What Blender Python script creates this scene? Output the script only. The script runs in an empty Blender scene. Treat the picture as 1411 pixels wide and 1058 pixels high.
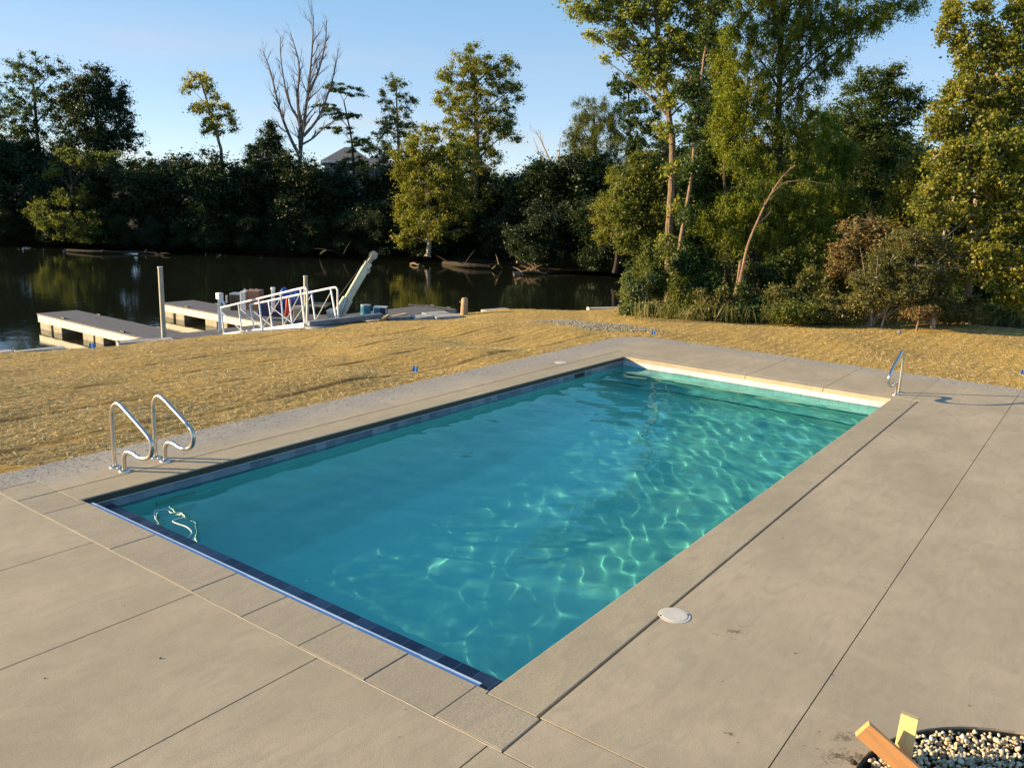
import bpy, bmesh, math, random
import numpy as np
from mathutils import Vector, Matrix, geometry, noise as mnoise
rad = math.radians
C = bpy.context.scene.collection

# ------------------------------------------------------------------ camera
F = 1145.19; CX, CY = 705.5, 529.0
R = np.array([[0.591863893073102, -0.15362447311689337, 0.7912626955290566],
              [-0.8051565191874411, -0.15857683351453014, 0.5714686058590345],
              [0.037684369257229774, -0.9753219515278335, -0.21754764807191745]])
CAM = np.array([-3.54178, -2.63476, 2.85])
cd = bpy.data.cameras.new('camera'); cam = bpy.data.objects.new('camera', cd); C.objects.link(cam)
cam.matrix_world = Matrix(((R[0][0], -R[0][1], -R[0][2], CAM[0]), (R[1][0], -R[1][1], -R[1][2], CAM[1]),
                           (R[2][0], -R[2][1], -R[2][2], CAM[2]), (0, 0, 0, 1)))
cd.sensor_width = 36; cd.lens = F / 1411 * 36; cd.clip_start = .05; cd.clip_end = 3000
bpy.context.scene.camera = cam

# ------------------------------------------------------------------ sky and sun
SUN_EL = rad(14.5)
SUN = Vector((-0.605, 0.796, 0)).normalized() * math.cos(SUN_EL) + Vector((0, 0, math.sin(SUN_EL)))
world = bpy.data.worlds.new('World'); bpy.context.scene.world = world; world.use_nodes = True
wn, wl = world.node_tree.nodes, world.node_tree.links
bg = wn['Background']; sky = wn.new('ShaderNodeTexSky'); sky.sky_type = 'NISHITA'; sky.sun_disc = False
sky.sun_elevation = SUN_EL; sky.sun_rotation = math.atan2(SUN.x, SUN.y)
sky.air_density = 0.66; sky.dust_density = 0.04; sky.ozone_density = 3.0; sky.altitude = 0
bg.inputs[1].default_value = 0.12
# hazy air: the clear-sky model is blended with a paler gradient by true elevation, plus a faint low cloud bank
tcw = wn.new('ShaderNodeTexCoord'); sep = wn.new('ShaderNodeSeparateXYZ'); wl.new(tcw.outputs['Generated'], sep.inputs[0])
rmp = wn.new('ShaderNodeValToRGB'); wl.new(sep.outputs[2], rmp.inputs[0]); el_ = rmp.color_ramp.elements
el_[0].position = 0.0; el_[0].color = (.66, .68, .68, 1); el_[1].position = .9; el_[1].color = (.13, .33, .72, 1)
for p_, c_ in ((.09, (.53, .62, .68, 1)), (.25, (.30, .60, .80, 1)), (.5, (.18, .48, .80, 1))): x_ = el_.new(p_); x_.color = c_
sc5 = wn.new('ShaderNodeMix'); sc5.data_type = 'RGBA'; sc5.blend_type = 'MULTIPLY'; sc5.inputs[0].default_value = 1; wl.new(rmp.outputs[0], sc5.inputs[6]); sc5.inputs[7].default_value = (3.45, 3.45, 3.45, 1)
mxw = wn.new('ShaderNodeMix'); mxw.data_type = 'RGBA'; mxw.inputs[0].default_value = .55; wl.new(sky.outputs[0], mxw.inputs[6]); wl.new(sc5.outputs[2], mxw.inputs[7])
mpw = wn.new('ShaderNodeMapping'); wl.new(tcw.outputs['Generated'], mpw.inputs[0]); mpw.inputs['Scale'].default_value = (1.6, 1.6, 11)
nzw = wn.new('ShaderNodeTexNoise'); wl.new(mpw.outputs[0], nzw.inputs['Vector']); nzw.inputs['Scale'].default_value = 1.7; nzw.inputs['Detail'].default_value = 7
crw = wn.new('ShaderNodeValToRGB'); wl.new(nzw.outputs['Fac'], crw.inputs[0]); crw.color_ramp.elements[0].position = .44; crw.color_ramp.elements[1].position = .72
lowm = wn.new('ShaderNodeValToRGB'); wl.new(sep.outputs[2], lowm.inputs[0]); lowm.color_ramp.elements[0].position = .08; lowm.color_ramp.elements[0].color = (.6, .6, .6, 1); lowm.color_ramp.elements[1].position = .19; lowm.color_ramp.elements[1].color = (0, 0, 0, 1)
cm = wn.new('ShaderNodeMath'); cm.operation = 'MULTIPLY'; wl.new(crw.outputs[0], cm.inputs[0]); wl.new(lowm.outputs[0], cm.inputs[1])
mcl = wn.new('ShaderNodeMix'); mcl.data_type = 'RGBA'; wl.new(cm.outputs[0], mcl.inputs[0]); wl.new(mxw.outputs[2], mcl.inputs[6]); mcl.inputs[7].default_value = (2.9, 2.65, 2.5, 1)
wl.new(mcl.outputs[2], bg.inputs[0])
sd = bpy.data.lights.new('sun', 'SUN'); sd.energy = 5.0; sd.angle = rad(0.53); sd.color = (1.0, 0.775, 0.455)
so = bpy.data.objects.new('sun', sd); C.objects.link(so); so.rotation_euler = SUN.to_track_quat('Z', 'Y').to_euler()
so.location = (-20, 26, 12)
try: sd.cycles.is_caustics_light = True
except Exception as e: print('caustics light', e)
sc = bpy.context.scene
sc.view_settings.view_transform = 'Standard'; sc.view_settings.look = 'None'
sc.view_settings.exposure = 1.22; sc.view_settings.gamma = 1
sc.cycles.use_denoising = True; sc.cycles.max_bounces = 8; sc.cycles.diffuse_bounces = 3
sc.cycles.glossy_bounces = 3; sc.cycles.transmission_bounces = 5; sc.cycles.transparent_max_bounces = 6
sc.cycles.sample_clamp_indirect = 6

# ------------------------------------------------------------------ pixel -> world point helpers (photo pixels)
def ray(u, v): return R @ np.array([(u - CX) / F, (v - CY) / F, 1.0])
def P(u, v, z=0.0):
    r = ray(u, v); t = (z - CAM[2]) / r[2]; return Vector(CAM + r * t)
def PD(u, v, d): return Vector(CAM + ray(u, v) * d)
def PY(u, v, Y):
    r = ray(u, v); t = (Y - CAM[1]) / r[1]; return Vector(CAM + r * t)
FWD = Vector((R[0][2], R[1][2], 0)).normalized(); RGT = Vector((FWD.y, -FWD.x, 0))

# ------------------------------------------------------------------ tags
def tag(o, label=None, cat=None, group=None, kind=None):
    if label: o['label'] = label
    if cat: o['category'] = cat
    if group: o['group'] = group
    if kind: o['kind'] = kind
    return o
def empty(name, loc, label=None, cat=None, group=None, rz=0):
    o = bpy.data.objects.new(name, None); C.objects.link(o); o.location = loc; o.rotation_euler = (0, 0, rz)
    o.empty_display_size = .2
    return tag(o, label, cat, group)
def link(name, me, mat, parent=None, smooth=False, inv=True):
    o = bpy.data.objects.new(name, me); C.objects.link(o)
    for m in (mat if isinstance(mat, (list, tuple)) else [mat]): me.materials.append(m)
    if smooth: me.shade_smooth()
    if parent:
        o.parent = parent
        if inv: o.matrix_parent_inverse = (Matrix.Translation(parent.location) @ parent.rotation_euler.to_matrix().to_4x4()).inverted()
    return o
def np_mesh(name, verts, faces):
    """verts (N,3), faces (M,k) arrays"""
    me = bpy.data.meshes.new(name); verts = np.asarray(verts, np.float32); faces = np.asarray(faces, np.int32)
    k = faces.shape[1]
    me.vertices.add(len(verts)); me.vertices.foreach_set('co', verts.ravel())
    me.loops.add(faces.size); me.loops.foreach_set('vertex_index', faces.ravel())
    me.polygons.add(len(faces)); me.polygons.foreach_set('loop_start', np.arange(0, faces.size, k, dtype=np.int32))
    me.update(calc_edges=True); me.validate(); return me

class MB:
    """collects shapes in world space, then links them as one mesh object"""
    def __init__(s): s.v = []; s.f = []
    def add(s, vs, fs):
        n = len(s.v); s.v += [tuple(v) for v in vs]; s.f += [tuple(i + n for i in f) for f in fs]; return s
    def box(s, c, size, rz=0, rx=0, ry=0, bev=0):
        bm = bmesh.new(); bmesh.ops.create_cube(bm, size=1)
        bmesh.ops.scale(bm, vec=size, verts=bm.verts)
        if bev: bmesh.ops.bevel(bm, geom=bm.edges[:], offset=bev, segments=2, affect='EDGES', profile=.6)
        m = Matrix.Translation(c) @ Matrix.Rotation(rz, 4, 'Z') @ Matrix.Rotation(ry, 4, 'Y') @ Matrix.Rotation(rx, 4, 'X')
        bmesh.ops.transform(bm, matrix=m, verts=bm.verts); bm.verts.index_update()
        s.add([v.co for v in bm.verts], [[v.index for v in f.verts] for f in bm.faces]); bm.free(); return s
    def beam(s, a, b, w, h, bev=0):
        a, b = Vector(a), Vector(b); d = b - a; q = d.to_track_quat('X', 'Z')
        bm = bmesh.new(); bmesh.ops.create_cube(bm, size=1); bmesh.ops.scale(bm, vec=(d.length, w, h), verts=bm.verts)
        if bev: bmesh.ops.bevel(bm, geom=bm.edges[:], offset=bev, segments=2, affect='EDGES', profile=.6)
        bmesh.ops.transform(bm, matrix=Matrix.Translation((a + b) / 2) @ q.to_matrix().to_4x4(), verts=bm.verts); bm.verts.index_update()
        s.add([v.co for v in bm.verts], [[v.index for v in f.verts] for f in bm.faces]); bm.free(); return s
    def tube(s, pts, rs, n=8, caps=True):
        pts = [Vector(p) for p in pts]
        if not isinstance(rs, (list, tuple)): rs = [rs] * len(pts)
        vs = []; fs = []; up = None
        for i, p in enumerate(pts):
            t = (pts[min(i + 1, len(pts) - 1)] - pts[max(i - 1, 0)])
            t = t.normalized() if t.length > 1e-9 else Vector((0, 0, 1))
            if up is None: up = t.orthogonal().normalized()
            up = (up - t * up.dot(t)); up = up.normalized() if up.length > 1e-6 else t.orthogonal().normalized()
            w = t.cross(up)
            for k in range(n):
                a = 2 * math.pi * k / n; vs.append(p + (up * math.cos(a) + w * math.sin(a)) * rs[i])
        for i in range(len(pts) - 1):
            for k in range(n):
                fs.append((i * n + k, i * n + (k + 1) % n, (i + 1) * n + (k + 1) % n, (i + 1) * n + k))
        if caps: fs.append(tuple(range(n - 1, -1, -1))); fs.append(tuple((len(pts) - 1) * n + k for k in range(n)))
        return s.add(vs, fs)
    def cyl(s, c, r, h, n=24, r2=None):
        return s.tube([Vector(c), Vector(c) + Vector((0, 0, h))], [r, r if r2 is None else r2], n)
    def slab(s, outer, z0, z1, holes=()):
        loops = [[Vector((x, y, 0)) for x, y in outer]] + [[Vector((x, y, 0)) for x, y in h] for h in holes]
        tri = geometry.tessellate_polygon(loops); flat = [p for l in loops for p in l]; n = len(flat)
        vs = [(p.x, p.y, z1) for p in flat] + [(p.x, p.y, z0) for p in flat]; fs = []
        for t in tri:
            a, b, c = [flat[i] for i in t]
            if (b - a).cross(c - a).z < 0: t = (t[0], t[2], t[1])
            fs.append(tuple(t)); fs.append(tuple(i + n for i in reversed(t)))
        k = 0
        for l in loops:
            for i in range(len(l)):
                a, b = k + i, k + (i + 1) % len(l); fs.append((a, a + n, b + n, b))
            k += len(l)
        return s.add(vs, fs)
    def build(s, name, mat, parent=None, smooth=False, bevel=0, recalc=True):
        me = bpy.data.meshes.new(name); me.from_pydata(s.v, [], s.f)
        if recalc:
            bm = bmesh.new(); bm.from_mesh(me); bmesh.ops.recalc_face_normals(bm, faces=bm.faces); bm.to_mesh(me); bm.free()
        o = link(name, me, mat, parent)
        if smooth:
            me.shade_smooth()
            try: me.set_sharp_from_angle(angle=rad(40))
            except Exception: pass
        if bevel:
            m = o.modifiers.new('bevel', 'BEVEL'); m.width = bevel; m.segments = 2; m.limit_method = 'ANGLE'; m.angle_limit = rad(50)
        return o
def rect(x0, x1, y0, y1): return [(x0, y0), (x1, y0), (x1, y1), (x0, y1)]

# ------------------------------------------------------------------ material helpers
class NT:
    def __init__(s, name):
        s.m = bpy.data.materials.new(name); s.m.use_nodes = True; s.t = s.m.node_tree; s.n = s.t.nodes; s.l = s.t.links
        s.b = s.n['Principled BSDF']; s.out = s.n['Material Output']; s.tc = s.n.new('ShaderNodeTexCoord').outputs['Object']
    def set(s, sock, v):
        if isinstance(v, bpy.types.NodeSocket): s.l.new(v, sock)
        else: sock.default_value = (*v, 1) if isinstance(v, tuple) and len(v) == 3 and sock.type == 'RGBA' else v
    def noise(s, scale, det=4, rough=.55, vec=None, stretch=None, w='Fac', dist=0):
        v = vec or s.tc
        if stretch: v = s.map(v, stretch)
        n = s.n.new('ShaderNodeTexNoise'); s.l.new(v, n.inputs['Vector']); n.inputs['Scale'].default_value = scale
        n.inputs['Detail'].default_value = det; n.inputs['Roughness'].default_value = rough; n.inputs['Distortion'].default_value = dist
        return n.outputs[w]
    def map(s, v, scale=(1, 1, 1), rot=(0, 0, 0), loc=(0, 0, 0)):
        m = s.n.new('ShaderNodeMapping'); s.l.new(v, m.inputs[0]); m.inputs['Scale'].default_value = scale
        m.inputs['Rotation'].default_value = rot; m.inputs['Location'].default_value = loc; return m.outputs[0]
    def vor(s, scale, feature='F1', w='Distance', vec=None, rnd=1):
        n = s.n.new('ShaderNodeTexVoronoi'); n.feature = feature; s.l.new(vec or s.tc, n.inputs['Vector'])
        n.inputs['Scale'].default_value = scale; n.inputs['Randomness'].default_value = rnd; return n.outputs[w]
    def ramp(s, f, stops, interp='LINEAR'):
        n = s.n.new('ShaderNodeValToRGB'); s.l.new(f, n.inputs[0]); e = n.color_ramp.elements; n.color_ramp.interpolation = interp
        for i, (p, c) in enumerate(stops):
            x = e[i] if i < 2 else e.new(p); x.position = p
            x.color = (*c, 1) if isinstance(c, tuple) else (c, c, c, 1)
        return n.outputs[0]
    def mix(s, f, a, b, mode='MIX'):
        n = s.n.new('ShaderNodeMix'); n.data_type = 'RGBA'; n.blend_type = mode
        s.set(n.inputs[0], f); s.set(n.inputs[6], a); s.set(n.inputs[7], b); return n.outputs[2]
    def math(s, op, a, b=0.0, c=None, clamp=False):
        n = s.n.new('ShaderNodeMath'); n.operation = op; n.use_clamp = clamp; s.set(n.inputs[0], a); s.set(n.inputs[1], b)
        if c is not None: s.set(n.inputs[2], c)
        return n.outputs[0]
    def xyz(s):
        n = s.n.new('ShaderNodeSeparateXYZ'); s.l.new(s.tc, n.inputs[0]); return n.outputs
    def bump(s, h, strength=.3, dist=.02):
        n = s.n.new('ShaderNodeBump'); s.l.new(h, n.inputs['Height']); n.inputs['Strength'].default_value = strength
        n.inputs['Distance'].default_value = dist; s.l.new(n.outputs[0], s.b.inputs['Normal']); return n.outputs[0]
    def fin(s, col, rough=.6, metal=0, spec=None):
        s.set(s.b.inputs['Base Color'], col); s.set(s.b.inputs['Roughness'], rough); s.b.inputs['Metallic'].default_value = metal
        if spec is not None: s.b.inputs['Specular IOR Level'].default_value = spec
        return s.m
def simple(name, col, rough=.6, metal=0, var=.18, scale=6, bump=.15):
    t = NT(name); n = t.noise(scale, 5, .65)
    c = t.mix(t.ramp(n, [(.3, 0.0), (.7, 1.0)]), tuple(x * (1 - var) for x in col), tuple(min(1, x * (1 + var)) for x in col))
    if bump: t.bump(t.noise(scale * 9, 4), bump, .004)
    return t.fin(c, rough, metal)

M = {}
def concrete(name, base, blotch=.14, dirt=False, fine=.8, grain=120):
    t = NT(name)
    big = t.ramp(t.noise(.55, 5, .6, stretch=(1, 1.6, 1)), [(.3, 0.0), (.72, 1.0)])
    mid = t.ramp(t.noise(3.2, 5, .7, dist=.6), [(.28, 0.0), (.75, 1.0)])
    c = t.mix(big, tuple(x * (1 - blotch) for x in base), tuple(x * (1 + blotch * .7) for x in base))
    c = t.mix(t.math('MULTIPLY', mid, .45), c, tuple(x * .76 for x in base))
    sp = t.ramp(t.noise(grain, 4, .95), [(.34, .66), (.5, 1.0), (.66, 1.22)])
    c = t.mix(fine, c, sp, 'MULTIPLY')
    strk = t.ramp(t.noise(1.9, 6, .72, vec=t.map(t.tc, (1, 3.5, 1), (0, 0, .5)), dist=1.4), [(.47, 0.0), (.64, .5)])
    c = t.mix(strk, c, (base[0] * .70, base[1] * .72, base[2] * .76))
    strk2 = t.ramp(t.noise(.8, 6, .7, dist=2.0), [(.52, 0.0), (.7, .3)]); c = t.mix(strk2, c, tuple(min(.8, x * 1.22) for x in base))
    # small scuffs and drips
    sc_ = t.ramp(t.noise(7, 6, .8, stretch=(1, 2.2, 1), dist=1.2), [(.66, 0.0), (.71, .55)])
    c = t.mix(sc_, c, tuple(x * .62 for x in base))
    pal = t.ramp(t.noise(4.5, 7, .85, dist=.8, stretch=(2, 1, 1)), [(.68, 0.0), (.75, .35)])
    c = t.mix(pal, c, tuple(min(.8, x * 1.35) for x in base))
    if dirt:   # soil and stone dust left along the lawn edge of the slab
        X, Y, Z = t.xyz()
        a = t.math('SUBTRACT', 6.05, Y); b = t.math('SUBTRACT', 12.95, X); d = t.math('MINIMUM', a, b)
        near = t.ramp(t.math('ADD', t.math('MULTIPLY', d, 1.0), 0.0), [(.0, 1.0), (.5, .8), (.85, 0.0)])
        n1 = t.ramp(t.noise(14, 8, .92, dist=.5), [(.46, 0.0), (.53, 1.0)])
        n2 = t.ramp(t.noise(1.3, 3, .5), [(.4, .25), (.6, 1.0)])
        f = t.math('MULTIPLY', t.math('MULTIPLY', n1, near), n2)
        c = t.mix(t.math('MULTIPLY', f, .7), c, (.13, .125, .12))
        pale = t.ramp(t.noise(34, 6, .95), [(.42, 0.15), (.56, 1.0)])
        c = t.mix(t.math('MULTIPLY', t.math('MULTIPLY', pale, near), .75), c, (.39, .38, .355))
        # dirty drips and soil near the stone-filled pit
        def spot(cx, cy, ux, uy, hw, hh, fuzz, nz):
            dx = t.math('SUBTRACT', X, cx); dy = t.math('SUBTRACT', Y, cy)
            p = t.math('ADD', t.math('MULTIPLY', dx, ux), t.math('MULTIPLY', dy, uy))
            q = t.math('ADD', t.math('MULTIPLY', dx, -uy), t.math('MULTIPLY', dy, ux))
            e = t.math('MAXIMUM', t.math('DIVIDE', t.math('ABSOLUTE', p), hw), t.math('DIVIDE', t.math('ABSOLUTE', q), hh))
            if nz < 1: return t.ramp(t.math('ADD', e, t.math('MULTIPLY', t.math('SUBTRACT', t.noise(22, 5, .8), .5), nz)), [(.5 - fuzz, 1.0), (.5 + fuzz, 0.0)])
            inside = t.ramp(e, [(.0, .22), (1.0, 0.0)])
            return t.ramp(t.math('ADD', inside, t.noise(26, 6, .85, dist=1.0)), [(.66, 0.0), (.70, 1.0)])
        for (px, py, hw, hh, k) in ((1175, 1042, .35, .12, .8), (1160, 1015, .2, .08, .6), (1012, 870, .14, .06, .8), (988, 874, .07, .03, .5), (1003, 1010, .06, .03, .7), (1030, 862, .1, .02, .4)):
            w = P(px, py)
            s2 = spot(w.x, w.y, .6, -.8, hw, hh, .45, 2.6)
            c = t.mix(t.math('MULTIPLY', s2, k), c, (.085, .065, .045))
    t.bump(t.math('ADD', t.noise(150, 3, .7), t.math('MULTIPLY', t.noise(14, 5, .7), .8)), .5, .004)
    return t.fin(c, .82, 0, .3)
M['deck'] = concrete('broom_concrete', (.48, .388, .262), .25, dirt=True)
M['coping'] = concrete('coping_concrete', (.45, .37, .245), .16, fine=1.0, grain=70)
M['lid'] = concrete('lid_concrete', (.43, .355, .245), .16, fine=1.0, grain=70)
M['jointdark'] = simple('joint_filler', (.05, .038, .028), .9)
M['mortar'] = simple('pale_caulk', (.36, .31, .24), .8)
M['steel'] = NT('polished_steel'); 
_t = M['steel']; _t.bump(_t.noise(30, 3), .05, .002); M['steel'] = _t.fin((.66, .60, .52), .3, 1)
M['galv'] = simple('galvanised_steel', (.50, .50, .49), .42, .7)
M['whitepaint'] = simple('white_paint', (.74, .72, .68), .45)
M['alu'] = simple('brushed_aluminium', (.66, .67, .68), .38, .55)
M['bluebar'] = simple('bluish_anodised_bar', (.48, .58, .72), .5, .0, var=.06)
M['plastic'] = simple('white_plastic', (.64, .58, .48), .4, var=.08)
M['black'] = simple('black_rubber', (.02, .02, .02), .6)
M['trackshade'] = simple('brown_track_shade', (.055, .045, .028), .6); M['dockside'] = simple('cream_dock_side', (.74, .66, .48), .6, var=.08, scale=2)
M['float'] = simple('dirty_float', (.30, .26, .18), .7, var=.35, scale=5)
M['dockdeck'] = simple('grey_dock_boards', (.135, .12, .115), .75, var=.2, scale=4)
M['cream'] = simple('cream_crane_paint', (.74, .68, .47), .45, var=.1)
M['stone'] = simple('grey_limestone', (.36, .34, .31), .9, var=.35, scale=5, bump=.6)
M['darkstone'] = simple('weathered_beam', (.16, .18, .2), .8, var=.35, scale=3, bump=.5)
M['wood'] = simple('weathered_wood', (.36, .25, .14), .8, var=.3, scale=9, bump=.4)
M['pile'] = simple('weathered_galvanised_pile', (.42, .38, .29), .6, var=.2, scale=3)

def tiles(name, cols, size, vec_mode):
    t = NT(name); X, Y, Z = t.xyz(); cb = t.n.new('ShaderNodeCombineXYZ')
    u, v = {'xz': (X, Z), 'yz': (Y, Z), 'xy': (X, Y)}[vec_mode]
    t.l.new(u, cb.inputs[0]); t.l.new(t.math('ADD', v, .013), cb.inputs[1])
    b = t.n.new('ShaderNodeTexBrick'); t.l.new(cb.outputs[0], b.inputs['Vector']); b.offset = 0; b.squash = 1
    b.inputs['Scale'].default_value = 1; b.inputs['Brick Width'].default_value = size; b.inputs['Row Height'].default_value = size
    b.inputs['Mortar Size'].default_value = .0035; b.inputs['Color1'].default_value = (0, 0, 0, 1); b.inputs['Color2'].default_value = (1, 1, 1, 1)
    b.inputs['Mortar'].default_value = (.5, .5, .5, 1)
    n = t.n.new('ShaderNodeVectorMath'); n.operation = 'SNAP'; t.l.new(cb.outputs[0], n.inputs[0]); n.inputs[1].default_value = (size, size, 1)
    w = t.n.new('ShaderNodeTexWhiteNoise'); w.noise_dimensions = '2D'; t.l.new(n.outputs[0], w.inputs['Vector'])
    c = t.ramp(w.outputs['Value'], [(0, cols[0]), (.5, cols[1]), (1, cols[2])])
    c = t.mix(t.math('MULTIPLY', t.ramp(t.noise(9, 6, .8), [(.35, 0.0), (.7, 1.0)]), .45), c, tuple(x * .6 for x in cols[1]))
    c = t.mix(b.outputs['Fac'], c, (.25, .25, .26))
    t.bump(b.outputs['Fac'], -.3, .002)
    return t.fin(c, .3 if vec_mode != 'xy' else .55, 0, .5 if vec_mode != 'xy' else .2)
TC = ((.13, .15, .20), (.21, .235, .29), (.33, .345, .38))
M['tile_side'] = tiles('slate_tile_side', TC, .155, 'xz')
M['tile_end'] = tiles('sunlit_tile_end', ((.52, .54, .57), (.60, .61, .63), (.68, .68, .68)), .155, 'yz')  # slate tile lightened: direct sun on the end wall is in the colour
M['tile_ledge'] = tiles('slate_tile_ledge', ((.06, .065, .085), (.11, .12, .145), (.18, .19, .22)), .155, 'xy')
t = NT('pool_plaster'); c = t.mix(t.ramp(t.noise(1.1, 5, .6), [(.3, 0.0), (.7, 1.0)]), (.49, .73, .69), (.57, .81, .76))
c = t.mix(t.math('MULTIPLY', t.noise(60, 2), .2), c, (.6, .8, .82)); M['plaster'] = t.fin(c, .8)
M['trim'] = simple('dark_step_trim', (.04, .07, .09), .6)

t = NT('pool_water_surface'); t.n.remove(t.b)
gl = t.n.new('ShaderNodeBsdfGlass'); gl.inputs['IOR'].default_value = 1.33; gl.inputs['Roughness'].default_value = 0
gl.inputs['Color'].default_value = (.54, .95, .905, 1); t.l.new(gl.outputs[0], t.out.inputs[0]); M['poolwater'] = t.m

t = NT('river_water'); h = t.math('ADD', t.noise(1.6, 4, .6, stretch=(1, 1, 1)), t.math('MULTIPLY', t.noise(.35, 3, .5), 1.6))
t.bump(h, .10, .06); M['river'] = t.fin((.012, .014, .008), .035, 0, .5)

t = NT('straw_mulch_ground')
X, Y, Z = t.xyz()
fibre = t.noise(28, 6, .8, stretch=(.5, 2.4, 1), dist=.4)
c = t.ramp(fibre, [(.25, (.26, .16, .05)), (.45, (.52, .34, .09)), (.58, (.70, .46, .12)), (.75, (.82, .62, .25))])
patch = t.ramp(t.noise(.5, 5, .65, stretch=(.45, 1.6, 1)), [(.35, 0.0), (.62, 1.0)])
c = t.mix(t.math('MULTIPLY', patch, .55), c, t.mix(t.noise(12, 4), (.28, .20, .08), (.42, .30, .12)))
row = t.math('ABSOLUTE', t.math('SUBTRACT', t.math('FRACT', t.math('ADD', t.math('MULTIPLY', t.math('SUBTRACT', Y, 8.13), 1 / 1.36), .5)), .5))
sub = t.math('ABSOLUTE', t.math('SUBTRACT', t.math('FRACT', t.math('ADD', t.math('MULTIPLY', Y, 1 / .27), t.math('MULTIPLY', t.noise(2.5, 3), .8))), .5))
c = t.mix(t.math('MULTIPLY', t.ramp(sub, [(.05, 1.0), (.25, 0.0)]), .35), c, (.2, .13, .05))
row = t.math('ADD', row, t.math('MULTIPLY', t.math('SUBTRACT', t.noise(5, 4, .7), .5), .05))
seam = t.ramp(row, [(.02, 1.0), (.085, 0.0)])
seam = t.math('MULTIPLY', seam, t.ramp(t.noise(1.4, 4, .7), [(.38, 0.0), (.55, 1.0)]))
seam = t.math('MULTIPLY', seam, t.ramp(t.math('DIVIDE', X, 20), [(.55, 1.0), (.65, 0.0)]))
c = t.mix(t.math('MULTIPLY', seam, .9), c, (.09, .06, .03))
t.bump(t.math('ADD', t.noise(70, 4, .8, stretch=(.5, 2, 1)), t.math('MULTIPLY', t.noise(7, 5, .7), 1.5)), .9, .03)
M['straw'] = t.fin(c, .9, 0, .15)
t = NT('straw_blades'); g = t.n.new('ShaderNodeNewGeometry')
c = t.ramp(g.outputs['Random Per Island'], [(0, (.30, .19, .055)), (.35, (.58, .39, .12)), (.75, (.78, .56, .20)), (1, (.92, .80, .45))])
M['blade'] = t.fin(c, .65)
t = NT('forest_floor'); c = t.ramp(t.noise(9, 6, .8), [(.3, (.025, .018, .01)), (.55, (.07, .05, .025)), (.75, (.16, .10, .05))])
t.bump(t.noise(20, 5, .8), .8, .05); M['soil'] = t.fin(c, .95, 0, .1)

def leafmat(name, cols, trans=.35, sat=1):
    t = NT(name); g = t.n.new('ShaderNodeNewGeometry')
    r = t.ramp(g.outputs['Random Per Island'], [(i / (len(cols) - 1), c) for i, c in enumerate(cols)])
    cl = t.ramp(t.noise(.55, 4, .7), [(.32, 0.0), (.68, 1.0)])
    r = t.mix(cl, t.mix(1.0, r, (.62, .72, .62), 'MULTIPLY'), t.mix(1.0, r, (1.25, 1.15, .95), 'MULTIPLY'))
    t.fin(r, .5, 0, .35)
    tr = t.n.new('ShaderNodeBsdfTranslucent'); t.l.new(t.mix(1.0, r, (1.5, 1.6, .7), 'MULTIPLY'), tr.inputs[0])
    mx = t.n.new('ShaderNodeMixShader'); mx.inputs[0].default_value = trans
    t.l.new(t.b.outputs[0], mx.inputs[1]); t.l.new(tr.outputs[0], mx.inputs[2]); t.l.new(mx.outputs[0], t.out.inputs[0])
    return t.m
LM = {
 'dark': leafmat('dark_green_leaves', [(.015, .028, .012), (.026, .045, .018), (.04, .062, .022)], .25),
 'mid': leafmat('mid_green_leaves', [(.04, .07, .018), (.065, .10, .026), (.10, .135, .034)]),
 'shade': leafmat('shade_tinted_leaves', [(.020, .034, .012), (.032, .050, .017), (.05, .068, .022)], .25),  # darker green puts the far bank's shade into the leaf colour
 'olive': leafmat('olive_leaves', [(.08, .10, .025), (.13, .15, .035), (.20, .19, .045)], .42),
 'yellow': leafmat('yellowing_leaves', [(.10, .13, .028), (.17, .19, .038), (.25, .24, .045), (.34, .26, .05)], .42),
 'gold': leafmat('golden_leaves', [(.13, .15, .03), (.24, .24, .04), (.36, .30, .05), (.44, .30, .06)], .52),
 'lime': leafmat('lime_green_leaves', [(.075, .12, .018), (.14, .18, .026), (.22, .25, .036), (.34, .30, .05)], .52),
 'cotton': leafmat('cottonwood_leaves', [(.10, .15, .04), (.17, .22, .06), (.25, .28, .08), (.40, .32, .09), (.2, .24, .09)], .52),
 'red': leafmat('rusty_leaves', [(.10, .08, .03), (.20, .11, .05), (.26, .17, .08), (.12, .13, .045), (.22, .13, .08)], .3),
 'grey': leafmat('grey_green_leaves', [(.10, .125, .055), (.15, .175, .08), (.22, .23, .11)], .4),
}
def bark(name, a, b):
    t = NT(name); c = t.mix(t.ramp(t.noise(6, 6, .75, stretch=(3, 3, .5)), [(.35, 0.0), (.65, 1.0)]), a, b)
    t.bump(t.noise(18, 5, .8, stretch=(3, 3, .4)), .9, .03); return t.fin(c, .9, 0, .2)
LM['brush'] = leafmat('brushy_leaves', [(.06, .08, .025), (.12, .13, .04), (.20, .16, .07), (.10, .13, .035), (.26, .17, .09)], .4)
BK = {'brown': bark('brown_bark', (.09, .06, .035), (.30, .21, .125)), 'pale': bark('pale_bark', (.26, .20, .14), (.52, .42, .31)),
      'tan': bark('tan_bark', (.16, .10, .06), (.40, .26, .16)), 'dark': bark('dark_bark', (.03, .022, .016), (.07, .055, .04)),
      'greybark': bark('grey_bark', (.10, .08, .065), (.22, .18, .15))}

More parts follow.
